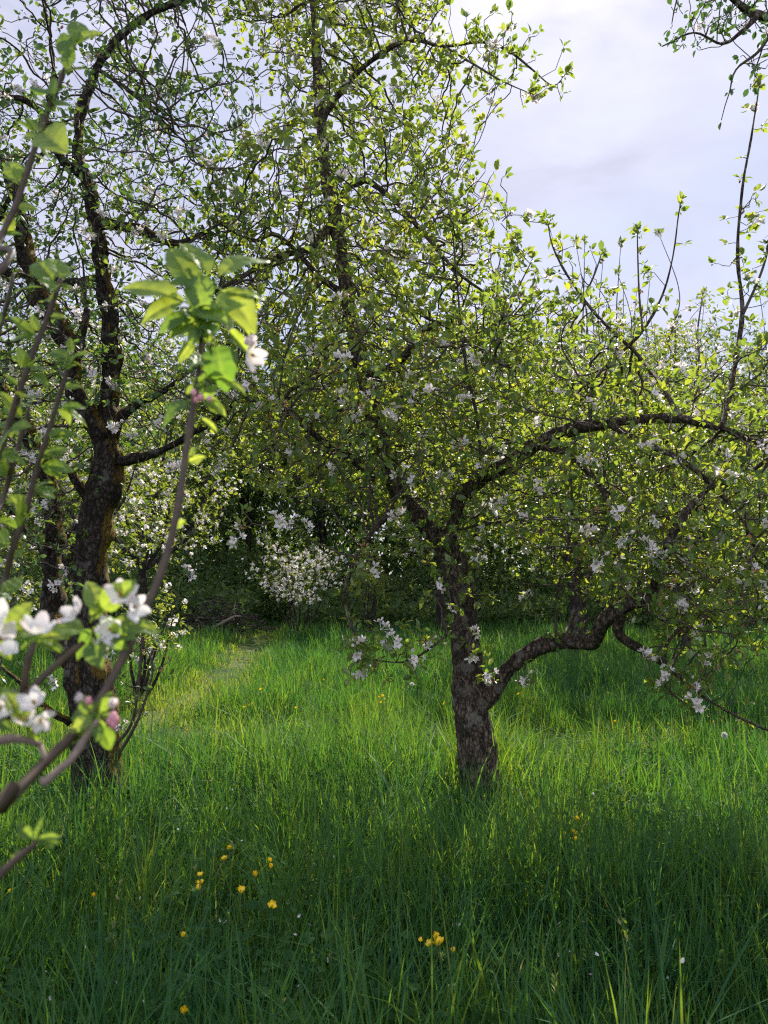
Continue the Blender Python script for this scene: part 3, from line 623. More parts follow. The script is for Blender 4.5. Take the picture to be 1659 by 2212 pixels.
main_limbs = [
    ('trunk', [np.array((gx[0] + .02, D, -.08))] + L3((1040, 1690, D), (1022, 1560, D), (1010, 1450, D), (1003, 1360, D), (996, 1280, D), (978, 1205, D), (958, 1150, D)), [.20, .128, .110, .098, .090, .084, .078, .06]),
    ('limb', L3((975, 1200, D), (915, 1130, D), (855, 1055, 4.8), (825, 950, 4.85), (785, 815, 4.9), (752, 640, 4.95), (724, 480, 5), (702, 360, 5), (688, 200, 5), (681, 40, 5), (668, -150, 5), (650, -330, 4.95)), [.066, .06, .06, .056, .052, .048, .045, .04, .034, .028, .02, .012]),
    ('limb', L3((968, 1185, D), (990, 1085, 4.7), (1035, 1035, 4.55), (1095, 1000, 4.35), (1155, 962, 4.25), (1225, 930, 4.15), (1310, 913, 4.08), (1400, 906, 4.05), (1480, 907, 4.05), (1560, 928, 4.1), (1660, 965, 4.15), (1780, 960, 4.2)), [.048, .043, .041, .039, .036, .034, .032, .03, .027, .022, .016, .01]),
    ('limb', L3((1022, 1535, D), (1062, 1497, 4.7), (1098, 1443, 4.66), (1148, 1405, 4.6), (1212, 1385, 4.55), (1278, 1390, 4.4), (1305, 1348, 4.25), (1352, 1310, 4.1), (1408, 1282, 3.95), (1432, 1210, 3.85), (1475, 1120, 3.8), (1540, 1050, 3.8)), [.066, .056, .052, .049, .047, .047, .042, .037, .032, .026, .02, .01]),
    ('limb', L3((1345, 1315, 4.12), (1340, 1372, 4.2), (1400, 1414, 4.25), (1448, 1442, 4.3), (1480, 1480, 4.25), (1560, 1530, 4.2), (1660, 1578, 4.15), (1760, 1600, 4.1)), [.03, .026, .025, .02, .011, .008, .006, .004]),
    ('limb', L3((1448, 1440, 4.3), (1440, 1488, 4.2), (1480, 1520, 4.1), (1500, 1530, 4.05)), [.012, .006, .004, .003]),
    ('limb', L3((724, 470, 5), (742, 415, 4.9), (770, 395, 4.85), (800, 391, 4.8), (860, 440, 4.75), (930, 520, 4.7), (990, 590, 4.65), (1060, 640, 4.6)), [.028, .024, .021, .019, .016, .014, .011, .006]),
    ('limb', L3((692, 260, 5), (760, 168, 4.9), (840, 105, 4.8), (900, 88, 4.7), (960, 100, 4.65), (1050, 92, 4.6), (1105, 115, 4.55), (1150, 150, 4.5), (1195, 185, 4.5), (1225, 155, 4.5)), [.024, .02, .016, .013, .011, .009, .007, .0055, .004, .002]),
    ('limb', L3((960, 100, 4.65), (1000, 125, 4.6), (1065, 165, 4.55), (1105, 185, 4.5), (1155, 205, 4.5)), [.009, .007, .006, .005, .003]),
    ('limb', L3((715, 490, 5), (665, 540, 4.9), (600, 555, 4.8), (520, 600, 4.6), (430, 650, 4.4)), [.03, .025, .02, .015, .008]),
    ('limb', L3((752, 640, 4.95), (690, 600, 4.9), (600, 510, 4.8), (545, 520, 4.7), (470, 480, 4.6)), [.026, .02, .016, .012, .006]),
    ('limb', L3((850, 1050, 4.8), (770, 1000, 4.6), (690, 950, 4.4), (610, 880, 4.2), (530, 860, 4.1)), [.034, .028, .022, .016, .008]),
    ('limb', L3((870, 1085, D), (830, 1120, 4.4), (790, 1170, 4.1), (750, 1250, 4.0), (748, 1320, 3.95), (775, 1395, 3.9)), [.026, .018, .012, .008, .006, .004]),
    ('limb', L3((975, 1260, D), (990, 1330, 4.45), (955, 1380, 4.2), (880, 1428, 4.1), (800, 1425, 4.0)), [.014, .011, .008, .006, .004]),
    ('limb', L3((785, 815, 4.9), (860, 780, 4.7), (940, 700, 4.5), (1010, 740, 4.3), (1090, 790, 4.2)), [.03, .024, .018, .013, .007]),
    ('limb', L3((1155, 962, 4.2), (1230, 985, 4.2), (1300, 1060, 3.9), (1330, 1140, 3.8), (1400, 1180, 3.7)), [.024, .02, .014, .01, .006]),
    ('limb', L3((1310, 913, 3.92), (1390, 960, 4.0), (1480, 1000, 3.8), (1570, 1080, 3.7), (1640, 1180, 3.6)), [.022, .018, .015, .011, .006]),
    ('limb', L3((1470, 905, 3.8), (1422, 822, 4.0), (1380, 770, 4.3), (1290, 682, 4.3), (1232, 605, 4.3), (1195, 535, 4.3), (1182, 475, 4.3)), [.014, .012, .011, .009, .007, .005, .003]),
    ('limb', L3((1275, 922, 3.97), (1282, 825, 4.2), (1340, 765, 4.3), (1390, 712, 4.3), (1430, 640, 4.3), (1452, 560, 4.3), (1466, 462, 4.3), (1472, 432, 4.3)), [.013, .011, .01, .009, .007, .006, .004, .003]),
    ('limb', L3((1388, 715, 4.3), (1382, 650, 4.3), (1378, 570, 4.3), (1376, 490, 4.3)), [.007, .006, .005, .003]),
    ('limb', L3((1040, 1030, 4.6), (1030, 905, 4.5), (1006, 785, 4.45), (988, 620, 4.4), (976, 490, 4.4)), [.012, .011, .009, .007, .003]),
    ('limb', L3((1000, 735, 4.45), (1085, 690, 4.4), (1120, 620, 4.4), (1150, 560, 4.4)), [.008, .006, .005, .003]),
    ('limb', L3((1258, 650, 4.3), (1285, 590, 4.25), (1300, 545, 4.25)), [.006, .005, .003]),
    ('limb', L3((1560, 925, 3.8), (1582, 820, 4.0), (1603, 680, 4.2), (1592, 560, 4.2), (1602, 420, 4.2), (1622, 300, 4.2), (1642, 170, 4.2)), [.018, .016, .013, .011, .009, .006, .003]),
    ('limb', L3((1600, 690, 4.2), (1650, 570, 4.15), (1668, 470, 4.1), (1690, 360, 4.1)), [.009, .007, .006, .003]),
    ('limb', L3((1232, 985, 4.1), (1232, 1150, 4.2), (1202, 1290, 4.45), (1200, 1395, 4.52)), [.005, .006, .007, .008]),
]
main_ells = [ell(780, 260, 5.1, 260, 330, 1.2, .34), ell(770, 600, 5.1, 370, 260, 1.6, .6), ell(800, 900, 5.0, 420, 210, 1.65, .85), ell(1290, 1010, 4.85, 400, 190, 1.35, 1.15),
             ell(1450, 1160, 4.65, 280, 190, 1.1, 1.3), ell(960, 1175, 4.35, 110, 90, .25, 1.5), ell(1500, 1190, 3.8, 220, 190, .5, 3.0), ell(1560, 1340, 3.95, 140, 90, .35, 2.6), ell(1300, 960, 3.9, 280, 90, .3, .9), ell(1250, 1130, 4.0, 170, 110, .4, 1.8), ell(800, 990, 4.2, 300, 150, .45, 1.2), ell(1040, 105, 4.6, 150, 75, .3, .9), ell(1080, 790, 4.5, 250, 150, .9), ell(950, 430, 4.7, 110, 120, .5, .8),
             ell(1560, 850, 4.2, 130, 90, .6), ell(700, -220, 5.1, 420, 330, 1.2, .6), ell(770, 1270, 4.0, 55, 130, .2), ell(830, 1400, 4.0, 110, 40, .15, 1.6), ell(1480, 1450, 4.1, 120, 60, .25), ell(1080, 1260, 4.3, 100, 80, .3, .3),
             ell(1060, 520, 4.5, 90, 60, .3, .5), ell(1600, 540, 4.2, 55, 230, .25, .6), ell(1250, 690, 4.3, 170, 90, .4, .5), ell(1210, 540, 4.3, 45, 70, .12, .6)]
make_tree('apple_tree', 'apple tree with a bare grey-brown trunk and a low bough arching out beside it', 'tree', (gx[0], D, 0), main_limbs, main_ells, 19000, np.random.default_rng(5), dk=.07, step=.05, r0=.0027, jit=.31, extra=MAIN_BL,
          leaf=('leaf', 'L', .050), per=(4, 7), spur=.26, bsz=1.2, blossom=.05, own=100, spent=.10, tintmid=.56, look=1)

# --- the old mossy tree
D2 = 4.7
g2 = hit(222, 1790)
old_limbs = [
    ('trunk', [np.array((g2[0], D2, -.08))] + L3((220, 1690, D2), (200, 1560, D2), (188, 1450, D2), (192, 1330, D2), (200, 1200, D2), (216, 1090, D2), (240, 1000, D2), (225, 935, D2)), [.21, .142, .132, .124, .105, .096, .094, .092, .072]),
    ('limb', L3((235, 970, D2), (236, 860, 4.72), (242, 740, 4.75), (226, 600, 4.8), (206, 480, 4.8), (190, 400, 4.8), (165, 345, 4.8)), [.08, .062, .055, .052, .05, .046, .04]),
    ('limb', L3((172, 365, 4.8), (168, 320, 4.8), (182, 230, 4.8), (210, 150, 4.8), (250, 88, 4.8), (310, 42, 4.8), (390, 2, 4.8), (470, -20, 4.8), (560, -60, 4.8)), [.042, .038, .034, .03, .027, .025, .022, .017, .01]),
    ('limb', L3((180, 380, 4.8), (130, 340, 4.7), (110, 280, 4.6), (60, 220, 4.6), (-10, 200, 4.5), (-120, 120, 4.5)), [.038, .03, .027, .022, .017, .01]),
    ('limb', L3((228, 950, D2), (195, 905, 4.65), (168, 850, 4.6), (150, 760, 4.55), (95, 650, 4.5), (55, 550, 4.5), (40, 440, 4.5), (-20, 300, 4.5)), [.075, .066, .058, .055, .052, .048, .036, .015]),
    ('limb', L3((160, 790, 4.55), (178, 720, 4.5), (190, 668, 4.5)), [.03, .026, .022]),
    ('limb', L3((242, 1000, D2), (300, 988, 4.6), (385, 953, 4.5), (470, 900, 4.4), (560, 820, 4.3)), [.034, .026, .021, .016, .007]),
    ('limb', L3((238, 930, D2), (285, 880, 4.7), (345, 848, 4.7), (420, 795, 4.7), (500, 740, 4.7)), [.034, .024, .019, .014, .006]),
    ('limb', L3((165, 1430, D2), (122, 1350, 5.0), (112, 1200, 5.1), (104, 1060, 5.1), (62, 950, 5.1), (15, 850, 5.1), (-60, 760, 5.1)), [.075, .07, .066, .06, .052, .044, .03]),
    ('limb', L3((196, 1085, D2), (168, 1045, 4.6), (135, 1005, 4.5), (80, 990, 4.4)), [.032, .025, .02, .008]),
    ('limb', L3((205, 480, 4.8), (300, 500, 4.7), (380, 525, 4.6), (450, 500, 4.5)), [.04, .03, .024, .01]),
    ('limb', L3((226, 600, 4.8), (130, 610, 4.9), (20, 590, 5), (-80, 600, 5)), [.036, .03, .026, .015]),
    ('limb', L3((210, 150, 4.8), (270, 190, 4.6), (340, 250, 4.4), (420, 330, 4.3)), [.018, .014, .011, .005]),
    ('limb', L3((150, 1560, D2), (110, 1540, 4.6), (60, 1490, 4.5), (0, 1440, 4.4)), [.03, .02, .014, .008]),
    ('limb', L3((240, 1620, D2), (285, 1560, 4.6), (300, 1460, 4.5), (312, 1360, 4.5), (330, 1290, 4.5)), [.012, .009, .008, .006, .003]),
    ('limb', L3((250, 1640, D2), (300, 1550, 4.5), (330, 1440, 4.45), (300, 1380, 4.4)), [.01, .008, .006, .003]),
    ('limb', L3((-60, 560, 4.5), (60, 360, 4.5), (115, 160, 4.5), (95, 20, 4.5), (80, -60, 4.5)), [.02, .015, .012, .009, .006]),
]
old_ells = [ell(260, 200, 4.7, 320, 290, 1.2, .7), ell(150, 520, 4.8, 360, 220, 1.3, .8), ell(80, 800, 5.0, 320, 230, 1.5, 1.0), ell(-200, 400, 4.6, 320, 500, 1.3, .6), ell(330, -260, 4.7, 420, 260, 1.2, .7),
            ell(370, 870, 4.5, 180, 110, .6), ell(60, 1080, 4.6, 180, 150, .7), ell(300, 1430, 4.5, 65, 130, .3, 2.0), ell(60, 1510, 4.4, 110, 70, .3, .6), ell(440, 420, 4.6, 180, 250, .8, .8)]
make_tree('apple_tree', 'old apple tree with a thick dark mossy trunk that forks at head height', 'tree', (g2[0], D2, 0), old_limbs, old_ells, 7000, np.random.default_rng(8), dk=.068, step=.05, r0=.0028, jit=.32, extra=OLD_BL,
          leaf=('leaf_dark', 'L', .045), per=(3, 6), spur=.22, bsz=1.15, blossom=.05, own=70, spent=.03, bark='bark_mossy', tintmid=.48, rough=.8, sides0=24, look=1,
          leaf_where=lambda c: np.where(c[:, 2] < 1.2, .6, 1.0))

# --- the tree whose boughs hang in from beyond the right edge
side_limbs = [
    ('trunk', [np.array((3.15, 4.3, -.08)), np.array((3.1, 4.3, .7)), np.array((3.0, 4.25, 1.5)), np.array((2.95, 4.2, 2.2))], [.17, .13, .115, .1]),
    ('limb', [np.array((2.95, 4.2, 2.15)), np.array((2.75, 4.1, 3.0)), P(1890, 60, 3.95)] + L3((1760, 40, 3.85), (1640, 30, 3.8), (1575, -10, 3.75), (1500, -60, 3.7), (1380, -120, 3.7)), [.075, .055, .04, .028, .02, .015, .011, .006]),
    ('limb', [np.array((3.0, 4.25, 1.9)), np.array((3.4, 3.8, 2.8)), np.array((3.8, 3.3, 3.8)), np.array((3.6, 2.9, 4.6))], [.07, .055, .04, .02]),
    ('limb', L3((1640, 30, 3.8), (1600, 70, 3.7), (1560, 95, 3.65), (1500, 70, 3.6), (1430, 100, 3.6)), [.014, .01, .008, .006, .003]),
    ('limb', L3((1680, 45, 3.8), (1640, 110, 3.7), (1590, 150, 3.65), (1575, 200, 3.65)), [.012, .009, .006, .003]),
]
side_ells = [ell(1590, 10, 3.75, 170, 60, .35, .8), ell(1540, 60, 3.65, 110, 50, .25, .6), ell(1640, 130, 3.7, 50, 70, .25, .6), (np.array((3.6, 3.6, 4.2)), np.array((1.0, 1.3, 1.3)), .05)]
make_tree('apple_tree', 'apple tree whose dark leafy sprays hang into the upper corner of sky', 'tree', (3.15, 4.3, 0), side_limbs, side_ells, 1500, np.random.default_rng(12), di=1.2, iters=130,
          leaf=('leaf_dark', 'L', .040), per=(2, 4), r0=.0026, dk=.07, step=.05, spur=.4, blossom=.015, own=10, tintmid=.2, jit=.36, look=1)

# ------------------------------------------------------------------ background trees
def proto(seed, h, spread, trunk_r, nl, nattr, leafsz, blossom, per, name, label, group, shoots=0, tintmid=.45, fl=.05, low=.28, mat='leaf_far'):
    r = np.random.default_rng(seed); th = h * low
    limbs = [('trunk', [np.array((0, 0, -.1)), np.array((.05, .03, th * .5)), np.array((-.03, .05, th)), np.array((.05, 0, th * 1.3))], [trunk_r * 1.35, trunk_r, trunk_r * .85, trunk_r * .7])]
    for k in range(nl):
        a = k / nl * 6.28 + r.normal(0, .3); out = spread * r.uniform(.5, .85); top = h * r.uniform(.55, .85)
        p0 = np.array((.02, 0, th * r.uniform(.95, 1.25))); p3 = np.array((math.cos(a) * out, math.sin(a) * out, top))
        p1 = p0 * .65 + p3 * .35 + r.normal(0, .15, 3) + (0, 0, -.1); p2 = p0 * .3 + p3 * .7 + r.normal(0, .2, 3) + (0, 0, .1)
        limbs.append(('limb', [p0, p1, p2, p3], [trunk_r * .55, trunk_r * .42, trunk_r * .28, trunk_r * .1]))
    for k in range(shoots):
        a = r.uniform(0, 6.28); q = spread * r.uniform(.1, .75); b = np.array((math.cos(a) * q, math.sin(a) * q, h * r.uniform(.7, .9)))
        limbs.append(('limb', [b, b + (r.normal(0, .08), r.normal(0, .08), h * .12), b + (r.normal(0, .12), r.normal(0, .12), h * r.uniform(.2, .32))], [.012, .009, .004]))
    cz = (h + th * .8) / 2; ells = [(np.array((0, 0, cz)), np.array((spread, spread, (h - th * .8) / 2)), 1.0)]
    for k in range(7):
        a = r.uniform(0, 6.28); q = spread * r.uniform(.45, .9)
        ells.append((np.array((math.cos(a) * q, math.sin(a) * q, cz + h * r.uniform(-.22, .28))), np.array((spread * .42, spread * .42, h * .14)), 1.0))
    return make_tree(name, label, 'tree', (0, 0, 0), limbs, ells, nattr, r, group=group, limb_spurs=1.6, step=.11, dk=.16, di=1.2, iters=60, leaf=(mat, 'K', leafsz), per=per, spur=.5, blossom=blossom, bark='bark_far', tintmid=tintmid, sides0=12, rough=.35, fl=fl, r0=.003, rmax=.03)
G1 = 'blossoming orchard trees standing behind the main tree'
pa = proto(21, 5.8, 2.1, .095, 6, 1500, .085, .30, (4, 7), 'apple_tree', 'x', G1, shoots=16, tintmid=.5)
pb_ = proto(22, 5.2, 2.3, .10, 5, 1500, .085, .10, (4, 7), 'apple_tree', 'x', G1, shoots=6, tintmid=.45)
pc = proto(23, 5.6, 2.0, .09, 6, 1300, .085, .27, (3, 5), 'apple_tree', 'x', G1, shoots=12, tintmid=.55)
G2 = 'tall trees of the woodland edge behind the orchard'
pw1 = proto(31, 9.5, 2.4, .11, 8, 1900, .13, 0, (4, 7), 'woodland_tree', 'x', G2, tintmid=.4, low=.30, mat='leaf_wood')
pw2 = proto(32, 9.0, 2.2, .085, 9, 1700, .12, .02, (4, 7), 'woodland_tree', 'x', G2, tintmid=.6, low=.24, mat='leaf_wood')
def place(p, x, y, s, rz, label, used=set()):
    o = p if p.name not in used else copy_tree(p)
    used.add(p.name); o.location = (x, y, float(gz(x, y))); o.rotation_euler = (0, 0, rz); o.scale = (s, s, s); o['label'] = label
    return o
place(pa, 3.3, 13.4, 1.12, .3, 'orchard tree full of upright shoots and white blossom behind the crossed bare shoots')
place(pc, 5.3, 13.6, 1.1, 1.9, 'white-flowering orchard tree behind the tall leafy whips at the edge')
place(pb_, 7.6, 12.5, 1.1, .8, 'green orchard tree just outside the frame beyond the low bough')
place(pb_, 1.5, 19.5, 1.25, 2.4, 'leafy green orchard tree directly behind the bare trunk')
place(pa, 4.2, 16.5, 1.15, 4.0, 'blossoming orchard tree in the second row behind the low arching bough')
place(pc, -4.9, 11.8, 1.0, 3.3, 'white-flowering orchard tree seen through the fork of the mossy trunk')
place(pb_, -7.2, 12.6, 1.1, 5.1, 'green orchard tree behind the mossy trunk at the very edge')
place(pa, -5.2, 16.8, 1.1, 1.2, 'blossoming orchard tree beside the dark end of the track')
WT = [(-8.5, 20.5, 1.0), (-5.6, 21.5, 1.05), (-4.4, 24.5, 1.1), (-1.9, 23.5, 1.05), (-.4, 21.2, 1.0), (1.4, 22.6, 1.1), (2.6, 20.4, .98), (4.8, 22.0, 1.05), (6.9, 20.6, 1.0), (9.4, 21.5, 1.1)]
WL = ['dark woodland tree behind the mossy trunk', 'slim woodland tree beside the brush pile', 'woodland tree closing the dark end of the track', 'woodland tree directly behind the white-blossoming bush', 'woodland tree between the white bush and the bare trunk',
      'woodland tree hidden behind the bare trunk', 'pale-stemmed woodland tree just beyond the bare trunk', 'woodland tree over the start of the arching bough', 'woodland tree behind the bend of the arching bough', 'woodland tree behind the hanging twigs at the edge', 'woodland tree at the far left of the wood', 'woodland tree at the far right of the wood']
for i, ((x, y, s), l) in enumerate(zip(WT, WL)): place((pw1, pw2)[i % 2], x * 1.18, y + 4.8, s * 1.08, i * 1.7, l)

# far wood that closes the view
def woods():
    r = np.random.default_rng(77); n = 175000
    x = r.uniform(-32, 32, n); y = 29 + r.random(n) ** 1.3 * 14
    top = 9.5 + 2.2 * (noise2(x, y, .25, 2.0) - .5) * 2; z = top * (r.random(n) ** 1.1)
    keep = fbm(np.stack([x, y, z], -1) * .55, 2) > .40; x, y, z = x[keep], y[keep], z[keep]; n = len(x)
    mb = MB(); d = unit(r.normal(0, 1, (n, 3))); sz = r.uniform(.2, .44, n)
    mb.inst(KITE_V, KITE_F, np.stack([x, y, z], -1), frames(d, unit(r.normal(0, .6, (n, 3)) + (0, 0, .7))), sz, np.clip(r.normal(.45, .2, n), 0, 1))
    for k in range(90):
        a = np.array((r.uniform(-30, 30), r.uniform(28, 40), -.1)); h = r.uniform(6, 9.5)
        tube(mb, np.array([a, a + (r.normal(0, .15), 0, h * .5), a + (r.normal(0, .4), 0, h)]), (.14, .1, .03), 6, tint=0)
    tag(mb.build('woods', M['leaf_wood']), 'dense dark green wood closing the far side of the meadow', 'woods', kind='stuff')
    # low dark undergrowth at the edge of the wood
    mb = MB(); n = 100000; x = r.uniform(-20, 20, n); y = 21.2 + 7 * r.random(n)
    gap = (np.abs(x + 3.25) > .7) | (y > 25)
    z = (.3 + 4.0 * noise2(x, y, .5, 4.0) ** 1.3 * np.clip((y - 20.8) / 4.5, .22, 1.1)) * r.random(n) ** .8; x, y, z = x[gap], y[gap], z[gap]; n = len(x); d = unit(r.normal(0, 1, (n, 3)))
    mb.inst(KITE_V, KITE_F, np.stack([x, y, z], -1), frames(d, unit(r.normal(0, .6, (n, 3)) + (0, 0, .7))), r.uniform(.1, .24, n), np.clip(r.normal(.4, .2, n), 0, 1))
    tag(mb.build('undergrowth', M['leaf_wood']), 'low dark undergrowth along the foot of the wood', 'undergrowth', kind='stuff')
woods()

# ------------------------------------------------------------------ flowering bushes
def bush(label, x, y, h, w, seed, nattr, blossom, leafsz, per, tint, ns=7, lean=0, blf='leaf_far'):
    r = np.random.default_rng(seed); b = np.array((x, y, float(gz(x, y))))
    limbs = []
    for k in range(ns):
        a = k / ns * 6.28 + r.normal(0, .3); o = w * r.uniform(.25, .75); t = h * r.uniform(.6, .95)
        p0 = b + (r.normal(0, .05), r.normal(0, .05), -.05); p2 = b + (math.cos(a) * o + lean, math.sin(a) * o, t)
        limbs.append(('stem', [p0, p0 * .6 + p2 * .4 + r.normal(0, .06, 3), p2], [.03, .02, .008]))
    ells = [(b + (lean, 0, h * .62), np.array((w * .85, w * .8, h * .3)), .8)] + [(b + (lean + r.uniform(-w, w) * .8, r.uniform(-w, w) * .7, h * r.uniform(.4, .95)), np.array((w * .4, w * .4, h * .18)), 1.0) for _ in range(9)]
    return make_tree('blossoming_bush', label, 'bush', b, limbs, ells, nattr, r, limb_spurs=0, step=.08, dk=.11, di=.9, iters=50, leaf=(blf, 'K', leafsz), per=per, spur=.55, blossom=blossom, bark='bark_far', tintmid=tint, sides0=10, rough=.2, fl=.045, r0=.002, rmax=.014)
q = hit(655, 1372)
bush('rounded bush covered in white blossom at the edge of the dark wood', -2.05, 18.6, 2.35, 1.3, 41, 1500, .32, .065, (1, 4), .55, ns=9)
bush('small leafy bush with white blossom behind the mossy trunk, beside the track', -3.05, 9.6, 1.45, .62, 42, 520, .26, .06, (3, 6), .7, lean=.2)
bush('bright yellow-green shrub at the woodland edge beyond the white bush', -.35, 19.6, 2.3, .6, 43, 380, .0, .08, (3, 6), .95)
bush('straggly white-flowering bush behind the paired mossy stems', -4.6, 8.9, 1.9, .8, 44, 520, .22, .06, (3, 5), .5)

# brush pile and fallen branch by the end of the track
def brush():
    r = np.random.default_rng(51); c = np.array((-4.35, 20.4, 0)); mb = MB()
    for k in range(170):
        a = r.uniform(0, 3.14); l = r.uniform(.5, 1.1); m = c + (r.normal(0, .5), r.normal(0, .35), abs(r.normal(.3, .28))); d = np.array((math.cos(a), math.sin(a) * .6, r.normal(0, .25))) * l * .5
        tube(mb, np.array([m - d, m + r.normal(0, .04, 3), m + d]), (.016, .014, .006), 4, tint=.3, cap=False)
    tag(mb.build('brush_pile', M['bark_far'], base=c, loc=c), 'dark heap of cut brushwood at the shaded end of the track', 'brush pile')
    rt = empty('fallen_branch', P(468, 1352, 19.0), 'bare grey fallen branch lying up against the brushwood heap', 'branch'); b = np.array(rt.location)
    m1 = MB(); tube(m1, np.array(L3((462, 1356, 19), (485, 1343, 19), (508, 1331, 19), (520, 1331, 19))), (.045, .04, .034, .02), 7, .2); m1.build('bough', M['shoot_grey'], rt, True, b)
    m2 = MB(); tube(m2, np.array(L3((507, 1331, 19), (506, 1315, 19), (509, 1300, 19))), (.026, .02, .01), 6, .2); m2.build('side_branch', M['shoot_grey'], rt, True, b)
brush()

# ------------------------------------------------------------------ the young tree whose shoots reach across the lens side
HL = [hires_leaf(seed=s, curl=c, fold=f, wid=w) for s, c, f, w in ((0, .55, .45, .29), (1, .9, .35, .31), (2, .3, .6, .27), (3, 1.1, .3, .32))]
YB = np.array((-.78, .50, 0.0))
young = empty('young_apple_tree', YB, 'young apple tree close by, its thin brown shoots bearing big bright leaves', 'tree')
ry = np.random.default_rng(61)
def shoot(pts, rads, mat='shoot'):
    c, rr = catmull(pts, rads, .012); rr = rr * .85
    c = c + (np.stack([fbm(c * 14 + 3, 2), fbm(c * 14 + 23, 2), fbm(c * 14 + 51, 2)], -1) - .5) * .006
    ln = np.cumsum(np.r_[0, np.linalg.norm(np.diff(c, axis=0), axis=1)])
    rr = rr * (1 + .22 * np.exp(-((ln % .085 - .04) / .008) ** 2))            # nodes
    mb = MB(); tube(mb, c, rr, 12, .12, freq=30)
    o = mb.build('shoot', M[mat], young, True, YB)
    return o, c
def leaf_on(par, b, tip, nrm=None, w=1.0, k=None, tint=None):
    b = np.asarray(b); tip = np.asarray(tip); L = np.linalg.norm(tip - b); k = ry.integers(len(HL)) if k is None else k
    if nrm is None: nrm = np.array((ry.normal(0, .4), ry.normal(-.35, .4), .8))
    mb = MB(); d = (tip - b) / L
    pet = b + d * L * .16
    tube(mb, np.array([b, (b + pet) / 2 + (0, 0, .001), pet]), (.0011, .0009, .0008), 5, tint=.6, cap=False)
    mb.inst(HL[k][0], HL[k][1], pet[None], frames(d[None], (np.asarray(nrm) * .85 + np.array((ry.normal(0, .25), -.62, ry.normal(.05, .2))))[None]), np.array([[L * .86 * w * 1.0, L * .86, L * .86]]), 0)
    mb.t[-1] = np.clip((ry.uniform(.25, .8) if tint is None else tint) + HL[k][2], 0, 1)
    return mb.build('leaf', M['leaf_near'], par, True, YB)
def LF(par, bpx, tpx, d, dd=0, w=1.0, k=None, tint=None, nrm=None):
    return leaf_on(par, P(bpx[0], bpx[1], d), P(tpx[0], tpx[1], d + dd), nrm, w, k, tint)
def bloss(par, px, py, d, size, ax, opening=1.0, tint=None):
    size *= .86; mb = MB(); p = P(px, py, d); flower(mb, p, ax, size, ry, True, tint, opening)
    b = p - unit(np.asarray(ax, float)) * size * .5
    return mb.build('blossom', [M['petal'], M['stamen']], par, True, YB)
def bud(par, px, py, d, size):
    size *= .62; mb = MB(); p = P(px, py, d); th = np.linspace(0, math.pi, 7); prof = np.stack([np.zeros(7), np.zeros(7), -np.cos(th) * size * .55], -1)
    tube(mb, p + prof, np.maximum(np.sin(th) * size * .45, .0003), 10, .1, tint=ry.random(), freq=60); return mb.build('bud', M['bud'], par, True, YB)
def side_leaves(par, c, n, size, skip=.08):
    """pairs and small rosettes of young leaves along a shoot"""
    for k in range(n):
        t = skip + (1 - skip) * (k + ry.uniform(.2, .8)) / n; i = min(int(t * (len(c) - 1)), len(c) - 2); d = unit(c[i + 1] - c[i]); a = ry.uniform(0, 6.28) if k % 3 else k * 2.4
        s = unit(np.cross(d, (0, 1, .2))); q = unit(s * math.cos(a) + np.array((0, -.5, .15)) * math.sin(a))
        for m in range(ry.integers(1, 4)):
            dr = unit(q + d * ry.uniform(.3, 1.1) + ry.normal(0, .4, 3)); leaf_on(par, c[i] + q * .002, c[i] + dr * size * ry.uniform(.55, 1.15), w=ry.uniform(.8, 1.15))
